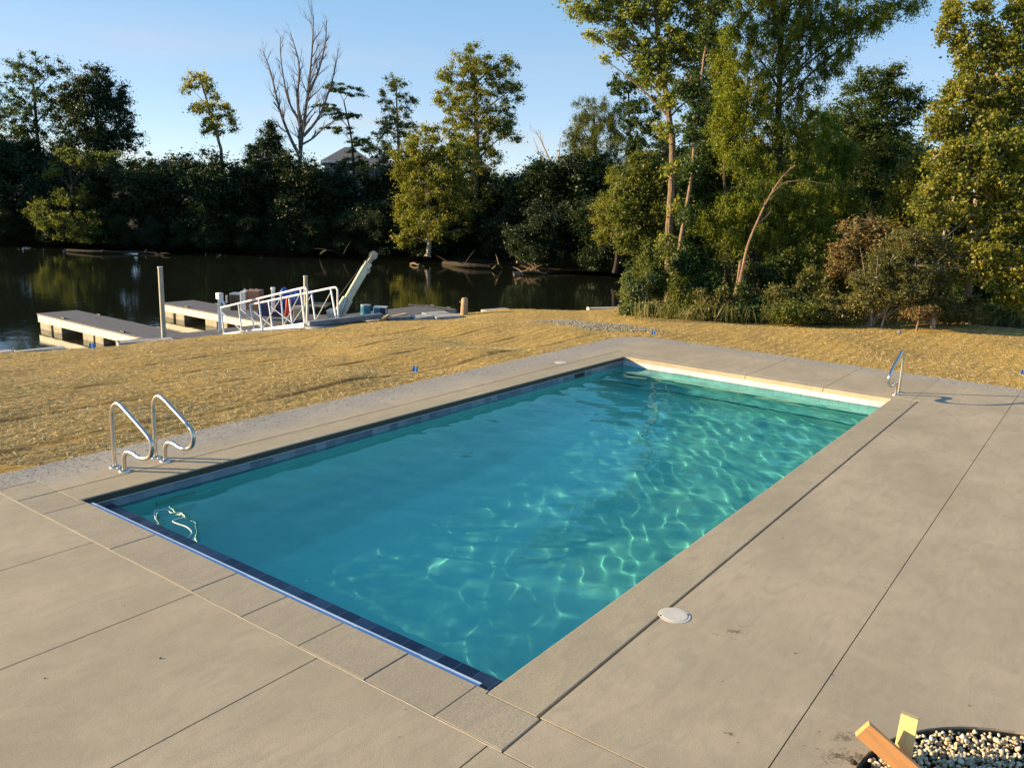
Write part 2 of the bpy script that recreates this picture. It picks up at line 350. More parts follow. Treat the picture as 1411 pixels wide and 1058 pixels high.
# ------------------------------------------------------------------ pool
WZ = -0.165; L, W = 10.31, 4.76
pool = empty('swimming_pool', (5.1, 2.4, 0), 'rectangular in-ground pool of turquoise water set in the concrete deck', 'pool')
mb = MB(); X0 = .30
prof = [(X0, -1.5), (5.2, -1.5), (7.2, -1.2), (9.45, -1.12), (9.45, -.78), (9.88, -.78), (9.88, -.46), (L, -.46)]
y0, y1 = -.02, W + .02
top = -.165
for i in range(len(prof) - 1):                       # floor and steps
    (a, za), (b, zb) = prof[i], prof[i + 1]
    mb.add([(a, y0, za), (b, y0, zb), (b, y1, zb), (a, y1, za)], [(0, 1, 2, 3)])
for y, flip in ((y0, 0), (y1, 1)):                    # long walls
    vs = [(x, y, z) for x, z in prof] + [(L, y, top), (X0, y, top)]
    # split into convex quads
    for i in range(len(prof) - 1):
        (a, za), (b, zb) = prof[i], prof[i + 1]
        if abs(a - b) > 1e-6: mb.add([(a, y, za), (b, y, zb), (b, y, top), (a, y, top)], [(0, 1, 2, 3)])
mb.add([(X0, y0, -1.5), (X0, y1, -1.5), (X0, y1, -.13), (X0, y0, -.13)], [(0, 1, 2, 3)])
mb.add([(L, y0, -.46), (L, y1, -.46), (L, y1, top), (L, y0, top)], [(0, 1, 2, 3)])
basin = mb.build('basin', M['plaster'], pool, recalc=False)
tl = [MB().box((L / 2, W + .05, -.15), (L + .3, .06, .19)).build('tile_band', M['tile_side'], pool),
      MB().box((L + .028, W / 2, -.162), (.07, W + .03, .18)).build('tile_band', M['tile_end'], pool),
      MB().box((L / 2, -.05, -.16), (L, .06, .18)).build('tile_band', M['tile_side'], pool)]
MB().box((.15, W / 2, -.145), (.30, W + .03, .03)).box((.285, W / 2, -.25), (.03, W + .03, .18)).build('tile_ledge', M['tile_ledge'], pool)
MB().box((5.15, W + .0, -.041), (10.24, .014, .058)).build('track_shade_strip', M['trackshade'], pool); MB().box((5.15, W - .002, -.074), (10.24, .02, .006)).build('track_lip', M['alu'], pool)  # dark brown track strip also holds the shade of the coping face
for xx, zz in ((9.45, -.78), (9.88, -.46)):
    MB().box((xx + .012, W / 2, zz + .006), (.05, W, .012)).build('step_trim', M['trim'], pool)
sk = PY(800, 517, W); MB().box((sk.x, W + .018, -.125), (.32, .012, .10)).build('skimmer_mouth', M['black'], pool)
for zz in (-.42, -.78): MB().box((.95, W + .012, zz), (.42, .02, .09), bev=.006).build('wall_step', M['plastic'], pool)
# coping stones
cop = MB().slab(rect(-.03, 10.86, W, 5.135), -.065, 0).build('coping', M['coping'], pool, bevel=.006)
cop = MB().slab(rect(-.03, 10.47, -.36, 0), -.065, 0).build('coping', M['coping'], pool, bevel=.006)

# water surface with real small waves
nx, ny = 500, 290
xs = np.linspace(-3.4, L - .001, nx); ys = np.linspace(-.018, 7.8, ny); XX, YY = np.meshgrid(xs, ys, indexing='ij')  # sheet extends unseen under deck and lawn, added so sun caustics resolve
rng = np.random.default_rng(5); Z = np.zeros_like(XX)
for i in range(60):
    lam = .19 * (1.9 / .19) ** rng.random(); k = 2 * math.pi / lam; th = rng.normal(-.7, .75)
    amp = .0135 * lam ** 1.15 * rng.uniform(.4, 1) / 11.6
    if lam > .9: amp *= .6
    Z += amp * np.sin(k * (XX * math.cos(th) + YY * math.sin(th)) + rng.uniform(0, 6.28) + 1.2 * np.sin(XX * .7 + i) + .9 * np.sin(YY * 1.1 + 2 * i))
idx = np.arange(nx * ny).reshape(nx, ny)
fc = np.stack([idx[:-1, :-1], idx[1:, :-1], idx[1:, 1:], idx[:-1, 1:]], -1).reshape(-1, 4)
fm = np.stack([XX, YY], -1).reshape(-1, 2)[fc[:, 0]]; fc = fc[~((fm[:, 1] > 5.0) & (fm[:, 0] > 7.6))]
me = np_mesh('pool_water', np.stack([XX, YY, Z + WZ], -1).reshape(-1, 3), fc)
pw = link('pool_water', me, M['poolwater'], None, True); tag(pw, kind='structure')
try:
    pw.cycles.is_caustics_caster = True; basin.cycles.is_caustics_receiver = True
    for o_ in pool.children:
        if o_.name.startswith('step_trim') or o_.name.startswith('wall_step'): o_.cycles.is_caustics_receiver = True
except Exception as e: print('caustics', e)

# ------------------------------------------------------------------ deck
mb = MB(); g = .005
XE, YE = 12.85, 6.0
js = [YE, 3.76, 2.38, 1.05, -.30, -1.65, -3.0, -4.4, -9]
js2 = [5.46]
for a, b in zip(js[:-1], js[1:]): mb.slab(rect(-9, -.405, b + g, a - g), -.15, 0)           # slabs before the pool
cr = .9
arc = [(XE - cr + cr * math.cos(a), YE - cr + cr * math.sin(a)) for a in np.linspace(0, math.pi / 2, 9)]
mb.slab([(-.405 + 2 * g, 5.56), (-.03, 5.56), (-.03, 5.147), (10.86, 5.147), (10.86, 4.76), (10.31 , 4.76), (10.31, 2.38 + g), (XE, 2.38 + g)] + arc + [(-.405 + 2 * g, YE)], -.15, 0)
mb.slab(rect(10.31, XE, 1.05 + g, 2.38 - g), -.15, 0)
mb.slab([(10.31, 0), (10.478, 0), (10.478, -.28), (XE, -.28), (XE, 1.05 - g), (10.31, 1.05 - g)], -.15, 0)
mb.slab([(-.028 + g, -1.55 + g * .7), (XE, -1.55 + g * .7), (XE, -.28 - g), (10.49, -.28 - g), (10.49, -.38), (-.028 + g, -.38)], -.15, 0)
PC, PR = (.64, -2.95), 1.04
hole = [(PC[0] + PR * math.cos(a), PC[1] + PR * math.sin(a)) for a in np.linspace(0, 2 * math.pi, 65)[:-1]]
mb.slab(rect(-.028 + g, XE, -9, -1.55 - g * .7), -.15, 0, [hole])
mb.slab(rect(-.405 + 2 * g, -.028 - g, -9, -.40), -.15, 0)
deck = mb.build('pool_deck', M['deck'], recalc=False, bevel=.004); tag(deck, kind='structure')
# compacted base seen down in the joints
mb = MB(); mb.slab(rect(-9, XE - .1, 5.135, YE - .2) , -.13, -.022); mb.slab(rect(-9, -.415, -9, 5.13), -.13, -.022)
mb.slab(rect(10.40, XE - .1, -1.5, 5.13), -.13, -.0225); mb.slab(rect(-.414, 10.39, -1.6, -.361), -.13, -.0215)
mb.slab(rect(-.41, XE - .1, -9, -1.61), -.13, -.023, [[(PC[0] + (PR + .02) * math.cos(a), PC[1] + (PR + .02) * math.sin(a)) for a in np.linspace(0, 2 * math.pi, 65)[:-1]]])
jb = mb.build('joint_base', M['jointdark'], recalc=False); tag(jb, kind='structure')
ln_ = MB(); ln_.box((10.50, 2.45, .0015), (.012, 4.5, .003)); j_ = ln_.build('caulk_line', M['mortar']); tag(j_, kind='structure')
# lid stones over the cover housing
ly = [-.39, .09, .65, 1.25, 1.84, 2.42, 3.53, 4.65, 5.13]
words = ['lid stone on the pool corner nearest the camera, beyond the end of the blue bar', 'second lid stone up from the nearest pool corner, along the blue bar',
  'third lid stone up from the nearest pool corner', 'fourth lid stone up from the nearest pool corner', 'fifth lid stone up from the nearest pool corner, middle of the row',
  'nearer of the two long lid stones in the row', 'long lid stone beside the floating white rope', 'lid stone touching the left pool corner below the pair of grab rails']
for i in range(len(ly) - 1):
    x1 = -.003
    a, b = ly[i] + .003, ly[i + 1] - .003
    jz = random.Random(i).uniform(-.0015, .0015)
    o = MB().slab([(-.392, a), (-.035 if i in (0, 7) and False else x1, a), (x1, b), (-.392, b)] if i not in (0, 7) else
                  ([(-.392, a), (-.035, a), (-.035, 0.001), (x1, .003), (x1, b), (-.392, b)] if i == 0 else
                   [(-.392, a), (x1, a), (x1, W - .002), (-.035, W), (-.035, b), (-.392, b)]), -.06, .001 + jz).build('lid_stone', M['lid'], bevel=.005)
    tag(o, words[i], 'paving stone', 'lid stones along the near end of the pool')
o = MB().slab(rect(-.392, -.035, 5.136, 5.548), -.06, .001).build('lid_stone', M['lid'], bevel=.005)
tag(o, 'lid stone at the far left end of the row, next to the dusty lawn-side concrete', 'paving stone', 'lid stones along the near end of the pool')
# pale caulk bead along the row
pts = [(-.400 + random.Random(k).uniform(-.0025, .0025), y, -.001) for k, y in enumerate(np.arange(-.39, 5.6, .12))]
o = MB().tube(pts, .0045, 6).build('caulk_bead', M['mortar']); tag(o, 'thin pale bead of caulk between the lid stones and the near deck', 'caulk')
# blue bar of the cover
o = empty('pool_cover_bar', (.03, 2.4, -.02), 'long blue metal bar lying along the near end of the pool', 'bar')
MB().box((.035, 2.385, -.036), (.058, 4.56, .03), bev=.003).build('bar', M['bluebar'], o)
MB().box((.035, .09, -.04), (.052, .05, .028), bev=.003).build('end_cap', M['black'], o)
MB().box((.035, 4.68, -.04), (.052, .04, .028), bev=.003).build('end_cap', M['black'], o)

# ------------------------------------------------------------------ gravel pit + stones
n = 9500; rng = np.random.default_rng(3)
ico = bmesh.new(); bmesh.ops.create_icosphere(ico, subdivisions=1, radius=1); iv = np.array([v.co[:] for v in ico.verts]); ico.verts.index_update()
ifc = np.array([[v.index for v in f.verts] for f in ico.faces]); ico.free()
rr = np.sqrt(rng.random(n)) * (PR - .03); aa = rng.random(n) * 6.283
cen = np.stack([PC[0] + rr * np.cos(aa), PC[1] + rr * np.sin(aa), rng.uniform(-.045, -.004, n)], -1)
def stones(cen, size, seed):
    rng = np.random.default_rng(seed); n = len(cen); s = size[:, None, None]
    v = iv[None] * (1 + rng.uniform(-.28, .22, (n, len(iv), 1))); v = v * rng.uniform(.55, 1.1, (n, 1, 3))
    ang = rng.random((n, 3)) * 6.283
    for ax in (2, 0):
        c_, s_ = np.cos(ang[:, ax])[:, None], np.sin(ang[:, ax])[:, None]; a, b = [(1, 2), (0, 2), (0, 1)][ax]
        va, vb = v[..., a].copy(), v[..., b].copy(); v[..., a] = va * c_ - vb * s_; v[..., b] = va * s_ + vb * c_
    v = v * s + cen[:, None]
    f = ifc[None] + (np.arange(n) * len(iv))[:, None, None]
    return v.reshape(-1, 3), f.reshape(-1, 3)
t = NT('pea_stone'); gg = t.n.new('ShaderNodeNewGeometry')
M['pebble'] = t.fin(t.ramp(gg.outputs['Random Per Island'], [(0, (.22, .17, .11)), (.2, (.50, .39, .24)), (.7, (.68, .55, .36)), (1, (.8, .7, .5))]), .75)
v, f = stones(cen, rng.uniform(.008, .018, n), 1)
o = link('gravel', np_mesh('gravel', v, f), M['pebble']); tag(o, 'cream and grey pea gravel filling the round pit in the deck', 'gravel', kind='stuff')
ring = [(PC[0] + (PR - .006) * math.cos(a), PC[1] + (PR - .006) * math.sin(a)) for a in np.linspace(0, 2 * math.pi, 65)[:-1]]
ring2 = [(PC[0] + (PR - .014) * math.cos(a), PC[1] + (PR - .014) * math.sin(a)) for a in np.linspace(0, 2 * math.pi, 65)[:-1]]
o = MB().slab(ring, -.15, -.012, [ring2]).build('shadow_ring', M['black'], recalc=False); tag(o, 'thin black edging ring around the gravel pit', 'shadow')  # black ring stands in for the shadow along the pit rim
o = MB().slab(ring, -.2, -.10).build('pit_soil', M['soil'], recalc=False); tag(o, kind='structure')
# timber stakes
def timber(name, col):
    t = NT(name); g_ = t.noise(3, 6, .7, stretch=(1, 14, 14), dist=.5)
    c = t.ramp(g_, [(.3, tuple(x * .72 for x in col)), (.55, col), (.8, tuple(min(1, x * 1.12) for x in col))])
    k = t.ramp(t.vor(9, vec=t.map(t.tc, (.6, 2, 2))), [(.05, 1.0), (.1, 0.0)])
    c = t.mix(t.math('MULTIPLY', k, .6), c, tuple(x * .4 for x in col)); t.bump(g_, .3, .003); return t.fin(c, .6)
def plank(name, a, b, w, th, facing, col, label):
    a, b = Vector(a), Vector(b); x = (b - a).normalized(); yv = Vector(facing).normalized(); zv = x.cross(yv).normalized(); yv = zv.cross(x)
    Lp = (b - a).length
    m = Matrix(((x.x, zv.x, yv.x, a.x), (x.y, zv.y, yv.y, a.y), (x.z, zv.z, yv.z, a.z), (0, 0, 0, 1)))
    o = MB().box((Lp / 2, 0, 0), (Lp, w, th), bev=.0025).build(name, timber(name + '_pine', col)); o.matrix_world = m; return tag(o, label, 'timber')
top1 = P(1188, 1003, .19); bot1 = P(1262, 1068, -.02)
plank('timber_stake', bot1, top1, .100, .040, (-.75, .15, .35), (.70, .33, .12), 'orange pine board leaning left over the rim of the gravel pit')
bt = P(1240, 1056, -.05); tp = Vector((bt.x + .01, bt.y - .01, .26))
plank('timber_stake', bt, tp, .086, .038, (-.78, .0, .1), (.66, .50, .22), 'short upright yellow pine board stuck in the gravel pit')

# ------------------------------------------------------------------ grab rails
def smooth_path(pts, n=8):
    pts = [Vector(p) for p in pts]; out = []
    for i in range(len(pts) - 1):
        p0, p1, p2, p3 = pts[max(i - 1, 0)], pts[i], pts[i + 1], pts[min(i + 2, len(pts) - 1)]
        for k in range(n):
            s = k / n
            out.append(.5 * ((2 * p1) + (p2 - p0) * s + (2 * p0 - 5 * p1 + 4 * p2 - p3) * s * s + (3 * p1 - p0 - 3 * p2 + p3) * s ** 3))
    return out + [pts[-1]]
def fillet(pts, r, n=7):
    pts = [Vector(p) for p in pts]; out = [pts[0]]
    for i in range(1, len(pts) - 1):
        a, b, c = pts[i - 1], pts[i], pts[i + 1]; rr_ = r[i - 1] if isinstance(r, list) else r
        d1 = (a - b).normalized(); d2 = (c - b).normalized(); l = min(rr_, (a - b).length * .49, (c - b).length * .49)
        p, q = b + d1 * l, b + d2 * l
        for k in range(n + 1):
            s = k / n; out.append(p * (1 - s) ** 2 + b * 2 * s * (1 - s) + q * s * s)
    return out + [pts[-1]]
def grab_rail(base, rz, label, h=.70, gap=.18, reach=.27):
    """rail in its own x-z plane; +x points to the pool"""
    e = empty('grab_rail', base, label, 'grab rail', 'pool grab rails', rz)
    pts = [(0, 0, -.03), (0, 0, h - .02), (.06, 0, h + .02), (gap + reach, 0, .33), (gap + reach, 0, .12), (gap, 0, .15), (gap, 0, -.03)]
    pts = [(0, 0, -.03), (0, 0, h), (.11, 0, h + .005), (gap + reach - .02, 0, .36), (gap + reach + .01, 0, .115), (gap + .01, 0, .165), (gap, 0, -.03)]
    prof_ = [(0, -.03), (0, .25), (0, .48), (.02, .61), (.09, .685), (.18, .69), (.37, .605), (.63, .475), (.70, .42), (.715, .35), (.68, .27), (.60, .225), (.48, .205), (.36, .225), (.25, .215), (.195, .16), (.18, .08), (.18, -.03)]
    path = smooth_path([(x * gap / .18, 0, z) for x, z in prof_], 5)
    o = MB().tube(path, .0225, 14).build('rail', M['steel'], None, smooth=True); o.parent = e
    for x in (0, gap):
        o = MB().tube([(x, 0, 0), (x, 0, .012), (x, 0, .022)], [.058, .054, .026], 20).build('flange', M['steel'], None, smooth=True); o.parent = e
    return e
grab_rail((.68, 5.41, 0), rad(-90), 'left rail of the pair of bent steel grab rails beside the lawn')
grab_rail((1.13, 5.41, 0), rad(-90), 'right rail of the pair of bent steel grab rails beside the lawn')
grab_rail((10.91, .015, 0), rad(180), 'single bent steel grab rail alone at the far right pool corner', gap=.225)
# deck lids
def deck_lid(c, r, label):
    e = empty('access_hatch', c, label, 'hatch')
    MB().tube([(c[0], c[1], 0), (c[0], c[1], .002), (c[0], c[1], .003)], [r, r, r * .97], 40).build('rim', M['plastic'], e)
    MB().tube([(c[0], c[1], .002), (c[0], c[1], .0045), (c[0], c[1], .0055)], [r * .82, r * .82, r * .78], 40).build('cover', M['plastic'], e)
    for a in (rad(132), rad(-48)):
        x, y = c[0] + r * .88 * math.cos(a), c[1] + r * .88 * math.sin(a)
        MB().cyl((x, y, .002), .008, .0025, 10).build('screw', M['black'], e)
    d = r * 1.0
deck_lid((1.575, -.445, .0), .115, 'round white plastic lid in the deck on the right side of the pool')
w = P(777, 500); deck_lid((w.x, w.y + .06, 0), .12, 'round white lid in the narrow deck strip on the lawn side')

# floating cord
def zp(x, y): return Vector((120 + x / 6.414, 640 + y / 6.414, 0))
pl = [(625, 548), (612, 500), (600, 470), (598, 410), (640, 402), (705, 400), (745, 425), (830, 428), (850, 465), (790, 482), (755, 500), (810, 525), (880, 550), (925, 600), (880, 655)]
pts = [P(zp(*q).x, zp(*q).y, WZ + .006) for q in pl]
o = MB().tube(smooth_path(pts, 6), .0045, 6).build('white_rope', M['whitepaint'], smooth=True); tag(o, 'thin white rope floating in loops by the left end of the pool', 'rope')

# ------------------------------------------------------------------ ground, lawn, banks
bankpx = [(0, 488, -.75), (90, 480, -.75), (160, 473, -.74), (330, 461, -.70), (430, 452, -.66), (500, 443, -.62), (560, 437, -.6), (640, 432, -.55), (700, 428, -.5), (780, 425.5, -.45), (850, 425.5, -.42)]
bank = [P(*b) for b in bankpx]
d0 = (bank[0] - bank[2]).normalized()
ext = [bank[0] + d0 * k for k in (60, 20, 6)]; ext = [Vector((p.x, p.y, -.75)) for p in ext]
right = [PD(890, 420, 29), PD(893, 410, 36), PD(897, 400, 45), PD(900, 390, 60), PD(905, 380, 90)]
right = [Vector((p.x, p.y, -.5)) for p in right]
BK_ = ext + bank + right
bxy = np.array([(p.x, p.y) for p in BK_]); bz = np.array([p.z for p in BK_])
landpoly = [tuple(p) for p in bxy] + [(200, 60), (200, -90), (-90, -90), (-90, bxy[0][1])]
def in_poly(pts, poly):
    x, y = pts[:, 0], pts[:, 1]; ins = np.zeros(len(pts), bool); m = len(poly)
    for i in range(m):
        x0_, y0_ = poly[i]; x1_, y1_ = poly[(i + 1) % m]
        if y0_ == y1_: continue
        c_ = ((y0_ > y) != (y1_ > y)) & (x < (x1_ - x0_) * (y - y0_) / (y1_ - y0_) + x0_); ins ^= c_
    return ins
def bank_dist(pts):
    best = np.full(len(pts), 1e9); zz = np.zeros(len(pts))
    for i in range(len(bxy) - 1):
        a, b = bxy[i], bxy[i + 1]; d = b - a; s = np.clip(((pts - a) @ d) / (d @ d), 0, 1)
        q = np.hypot(*(pts - (a + s[:, None] * d)).T); m = q < best; best[m] = q[m]; zz[m] = (bz[i] + s * (bz[i + 1] - bz[i]))[m]
    return best, zz
_h = np.random.default_rng(11); _ph = _h.uniform(0, 6.28, 24); _dx = _h.normal(0, 1, (24, 2)); _lm = _h.uniform(.7, 5, 24)
def bumps(p):
    z = np.zeros(len(p))
    for i in range(24):
        d = _dx[i] / np.linalg.norm(_dx[i]); z += .0032 * _lm[i] ** .7 * np.sin((p @ d) * 6.283 / _lm[i] + _ph[i])
    return z
def land_z(p):
    p = np.asarray(p, float).reshape(-1, 2); d, zb = bank_dist(p)
    s = 1 - np.clip(d / 9.0, 0, 1); z = -.04 + (zb + .04) * s ** 1.6 + bumps(p) * np.clip(np.maximum(p[:, 1] - 6.1, p[:, 0] - 12.9) / .8, .15, 1)
    ins = in_poly(p, landpoly)
    # gentle rise at the far right under the trees
    z += .25 * np.clip((p[:, 0] * .79 + p[:, 1] * .57 - 17) / 8, 0, 1) * np.clip((-p[:, 1] + 6) / 8, 0, 1)
    z = np.where(ins, z, np.maximum(zb - .25 - d * 6, -3.2)); return z
def deckin(p, m=.35): return (p[:, 0] < XE - m) & (p[:, 1] < YE - m) & (p[:, 0] > -8.5) & (p[:, 1] > -8.5)
def sheet(x0, x1, y0, y1, st, keep, dz=0):
    xs = np.arange(x0, x1 + st / 2, st); ys = np.arange(y0, y1 + st / 2, st); A, B = np.meshgrid(xs, ys, indexing='ij')
    p = np.stack([A.ravel(), B.ravel()], -1); z = land_z(p) + dz; id_ = np.arange(len(p)).reshape(A.shape)
    f = np.stack([id_[:-1, :-1], id_[1:, :-1], id_[1:, 1:], id_[:-1, 1:]], -1).reshape(-1, 4)
    ok = keep(p[f].mean(1)); f = f[ok]; u, inv = np.unique(f, return_inverse=True)
    return np.concatenate([p[u], z[u][:, None]], 1), inv.reshape(f.shape)
v, f = sheet(-40, 90, -60, 90, .5, lambda q: ~deckin(q, .9), -.06)
o = link('ground', np_mesh('ground', v, f), M['soil'], None, True); tag(o, kind='structure')
# straw covered lawn: between deck and bank, and on the right as far as the shrubs
shr = [P(905, 434, -.35), P(1000, 439, -.2), P(1100, 440, -.1), P(1250, 441, 0), P(1411, 447, 0.05), P(1700, 454, .05)]
edge_r = [(p.x, p.y) for p in shr]
lawnpoly = [tuple(p) for p in bxy[1:len(ext) + len(bank)]] + edge_r + [(26, -30), (10, -30), (-8, -9), (-20, 0), (-25, bxy[1][1])]
def lawnkeep(q): return in_poly(q, lawnpoly) & ~deckin(q, .12)
v, f = sheet(-24, 34, -28, 24, .16, lawnkeep)
o = link('straw_lawn', np_mesh('straw_lawn', v, f), M['straw'], None, True); tag(o, kind='structure')
# loose straw blades
rng = np.random.default_rng(21)
def scatter(n, uv, zz=-.2):
    out = []
    while len(out) < n:
        m = 20000; a = rng.uniform(uv[0], uv[1], m); b = rng.uniform(uv[2], uv[3], m)
        rr_ = np.stack([(a - CX) / F, (b - CY) / F, np.ones(m)], -1) @ R.T; tt = (zz - CAM[2]) / rr_[:, 2]; q = (CAM + rr_ * tt[:, None])[:, :2]
        q = q[lawnkeep(q) & in_poly(q, landpoly)]; out += q.tolist()
    return np.array(out[:n])
q1 = scatter(170000, (-60, 1470, 425, 660)); 
q2 = rng.uniform((-6, 5.9), (22, 20), (90000, 2)); q2 = q2[lawnkeep(q2) & in_poly(q2, landpoly)]
q3 = rng.uniform((12.6, -8), (22, 12), (30000, 2)); q3 = q3[lawnkeep(q3) & in_poly(q3, landpoly)]
q = np.concatenate([q1, q2, q3])
fr_ = np.abs(np.mod((q[:, 1] - 8.13) / 1.36 + .5, 1) - .5); wob = np.array([mnoise.noise(Vector((a_ * 1.3, b_ * .4, 0))) for a_, b_ in q])
sub_ = np.abs(np.mod(q[:, 1] / .27 + wob * 1.5, 1) - .5)
q = q[((fr_ > .065 + .05 * wob) | (rng.random(len(q)) < .12 + .5 * (wob > .3)) | (q[:, 0] > 13)) & ((sub_ > .13) | (rng.random(len(q)) < .4))]; n = len(q); z = land_z(q)
ln = rng.uniform(.03, .10, n); wd = rng.uniform(.0016, .0038, n) ; a = rng.normal(0, .75, n) + .1; tlt = rng.uniform(-.12, .24, n)
dx = np.stack([np.cos(a) * np.cos(tlt), np.sin(a) * np.cos(tlt), np.sin(tlt)], -1); sx = np.stack([-np.sin(a), np.cos(a), rng.uniform(-.8, .8, n)], -1)
cc = np.concatenate([q, (z + .008 + np.abs(np.sin(tlt)) * ln * .35)[:, None]], 1)
quad = np.stack([cc - dx * ln[:, None] / 2 - sx * wd[:, None] / 2, cc + dx * ln[:, None] / 2 - sx * wd[:, None] / 2, cc + dx * ln[:, None] / 2 + sx * wd[:, None] / 2, cc - dx * ln[:, None] / 2 + sx * wd[:, None] / 2], 1)
o = link('straw', np_mesh('straw', quad.reshape(-1, 3), np.arange(n * 4).reshape(-1, 4)), M['blade']); tag(o, 'loose golden straw mulch lying over the seeded lawn', 'straw', kind='stuff')
# stone dust and chips that spilled on the deck edge
n = 5200; e1 = np.stack([rng.uniform(-1, 12.4, n), YE - np.abs(rng.normal(0, .28, n))], -1); e2 = np.stack([XE - np.abs(rng.normal(0, .25, n)), rng.uniform(-3, 5.4, n)], -1)
e = np.concatenate([e1, e2]); e = e[(e[:, 1] > -4)]; sz = rng.uniform(.0018, .0065, len(e))
v, f = stones(np.concatenate([e, (sz * .5)[:, None]], 1), sz, 7)
M['chip'] = simple('stone_chip', (.33, .30, .25), .9, var=.4, scale=20)
o = link('stone_chips', np_mesh('stone_chips', v, f), M['chip']); tag(o, 'small grey stone chips spilled along the lawn edge of the deck', 'stone chips', kind='stuff')
# grey stone patches across the lawn
for k, (px, py, a_, b_, lab) in enumerate([(850, 456, 1.1, .35, 'grey gravel patch on the straw right at the deck corner'), (812, 447, .95, .3, 'grey gravel patch in the middle of the line of three on the straw'),
                                            (768, 449 - 10, .8, .22, 'narrow grey gravel patch farthest along the straw toward the water')]):
    c0 = P(px, py, -.15); ptsn = 130; rr_ = np.sqrt(rng.random(ptsn * 6)); th = rng.random(ptsn * 6) * 6.283
    ex, ey = Vector((.55, -.83)), Vector((.83, .55))
    q = np.stack([c0.x + ex.x * a_ * rr_ * np.cos(th) + ey.x * b_ * rr_ * np.sin(th) * 1.6, c0.y + ex.y * a_ * rr_ * np.cos(th) + ey.y * b_ * rr_ * np.sin(th) * 1.6], -1)
    q = q[~deckin(q, 0)]
    zz = land_z(q); sz = rng.uniform(.010, .026, len(q)); v, f = stones(np.concatenate([q, (zz + .012)[:, None]], 1), sz, 30 + k)
    M['gst%d' % k] = simple('patch_stone', (.27, .25, .20), .9, var=.3, scale=10)
    o = link('gravel_patch', np_mesh('gravel_patch', v, f), M['gst%d' % k]); tag(o, lab, 'gravel', kind='stuff')

# river and far bank
def shore_v(u): return np.interp(u, [-900, 0, 300, 550, 700, 870, 960], [318, 335, 345, 357.5, 367, 376, 379])
W2 = -2.0
o = MB().add([(-140, -20, W2), (120, -20, W2), (120, 180, W2), (-140, 180, W2)], [(0, 1, 2, 3)]).build('river_water', M['river'], recalc=False); tag(o, kind='structure')
us = np.linspace(-1300, 980, 90); sp = [P(u, float(shore_v(u)), W2) for u in us]
offs = [-1.5, 0, .5, 2, 5, 12, 30, 90, 250, 900]; zs = [-2.6, -2.02, -1.8, -1.45, -1.2, -1.0, -.8, -.2, .5, 1]
vv = []
for i, p in enumerate(sp):
    dr = Vector((p.x - CAM[0], p.y - CAM[1], 0)).normalized()
    for o_, z_ in zip(offs, zs):
        q = p + dr * (o_ + (random.Random(i).uniform(-.6, .9) if o_ < 6 else 0)); vv.append((q.x, q.y, z_))
k = len(offs); idx = np.arange(len(vv)).reshape(-1, k); fc = np.stack([idx[:-1, :-1], idx[1:, :-1], idx[1:, 1:], idx[:-1, 1:]], -1).reshape(-1, 4)
o = link('far_bank', np_mesh('far_bank', np.array(vv), fc), M['soil'], None, True); tag(o, kind='structure')


# ------------------------------------------------------------------ vegetation builders
def leaves_np(cen, rad_, n_per, leaf, rng, droop=0., flat=1., elong=.55, vert=1.0):
    """cen (K,3) cluster centres"""
    K = len(cen); N = K * n_per; c = np.repeat(cen, n_per, 0)
    off = rng.normal(0, 1, (N, 3)); off *= (np.minimum(np.abs(rng.normal(0, .62, N)), 1.15) / np.maximum(np.linalg.norm(off, axis=1), 1e-6))[:, None]
    r_ = np.repeat(rad_, n_per)[:, None]; off = off * r_ * np.array([1, 1, flat * vert]); 
    if droop: off[:, 2] -= np.abs(rng.normal(0, 1, N)) * r_[:, 0] * droop
    c = c + off
    a = rng.normal(0, 1, (N, 3)); a[:, 2] = a[:, 2] * .7 - .35 - droop * 1.4; a /= np.linalg.norm(a, axis=1)[:, None]
    b = rng.normal(0, 1, (N, 3)); b -= a * (a * b).sum(1)[:, None]; b /= np.linalg.norm(b, axis=1)[:, None]
    s = (leaf * rng.uniform(.45, 1.4, N))[:, None]
    q = np.stack([c - a * s * .5, c + b * s * elong * .5 + a * s * -.05, c + a * s * .5, c - b * s * elong * .5 + a * s * -.05], 1)
    return q.reshape(-1, 3)
def lobe_px(d, u, v, ru, rv, dd=0, depthf=1.0):
    c = PD(u, v, d + dd); k = (d + dd) / F
    return (c, (ru * k, rv * k, ru * k * depthf))
def qb(a, b, c, n): return [a * (1 - s) ** 2 + b * 2 * s * (1 - s) + c * s * s for s in np.linspace(0, 1, n)]
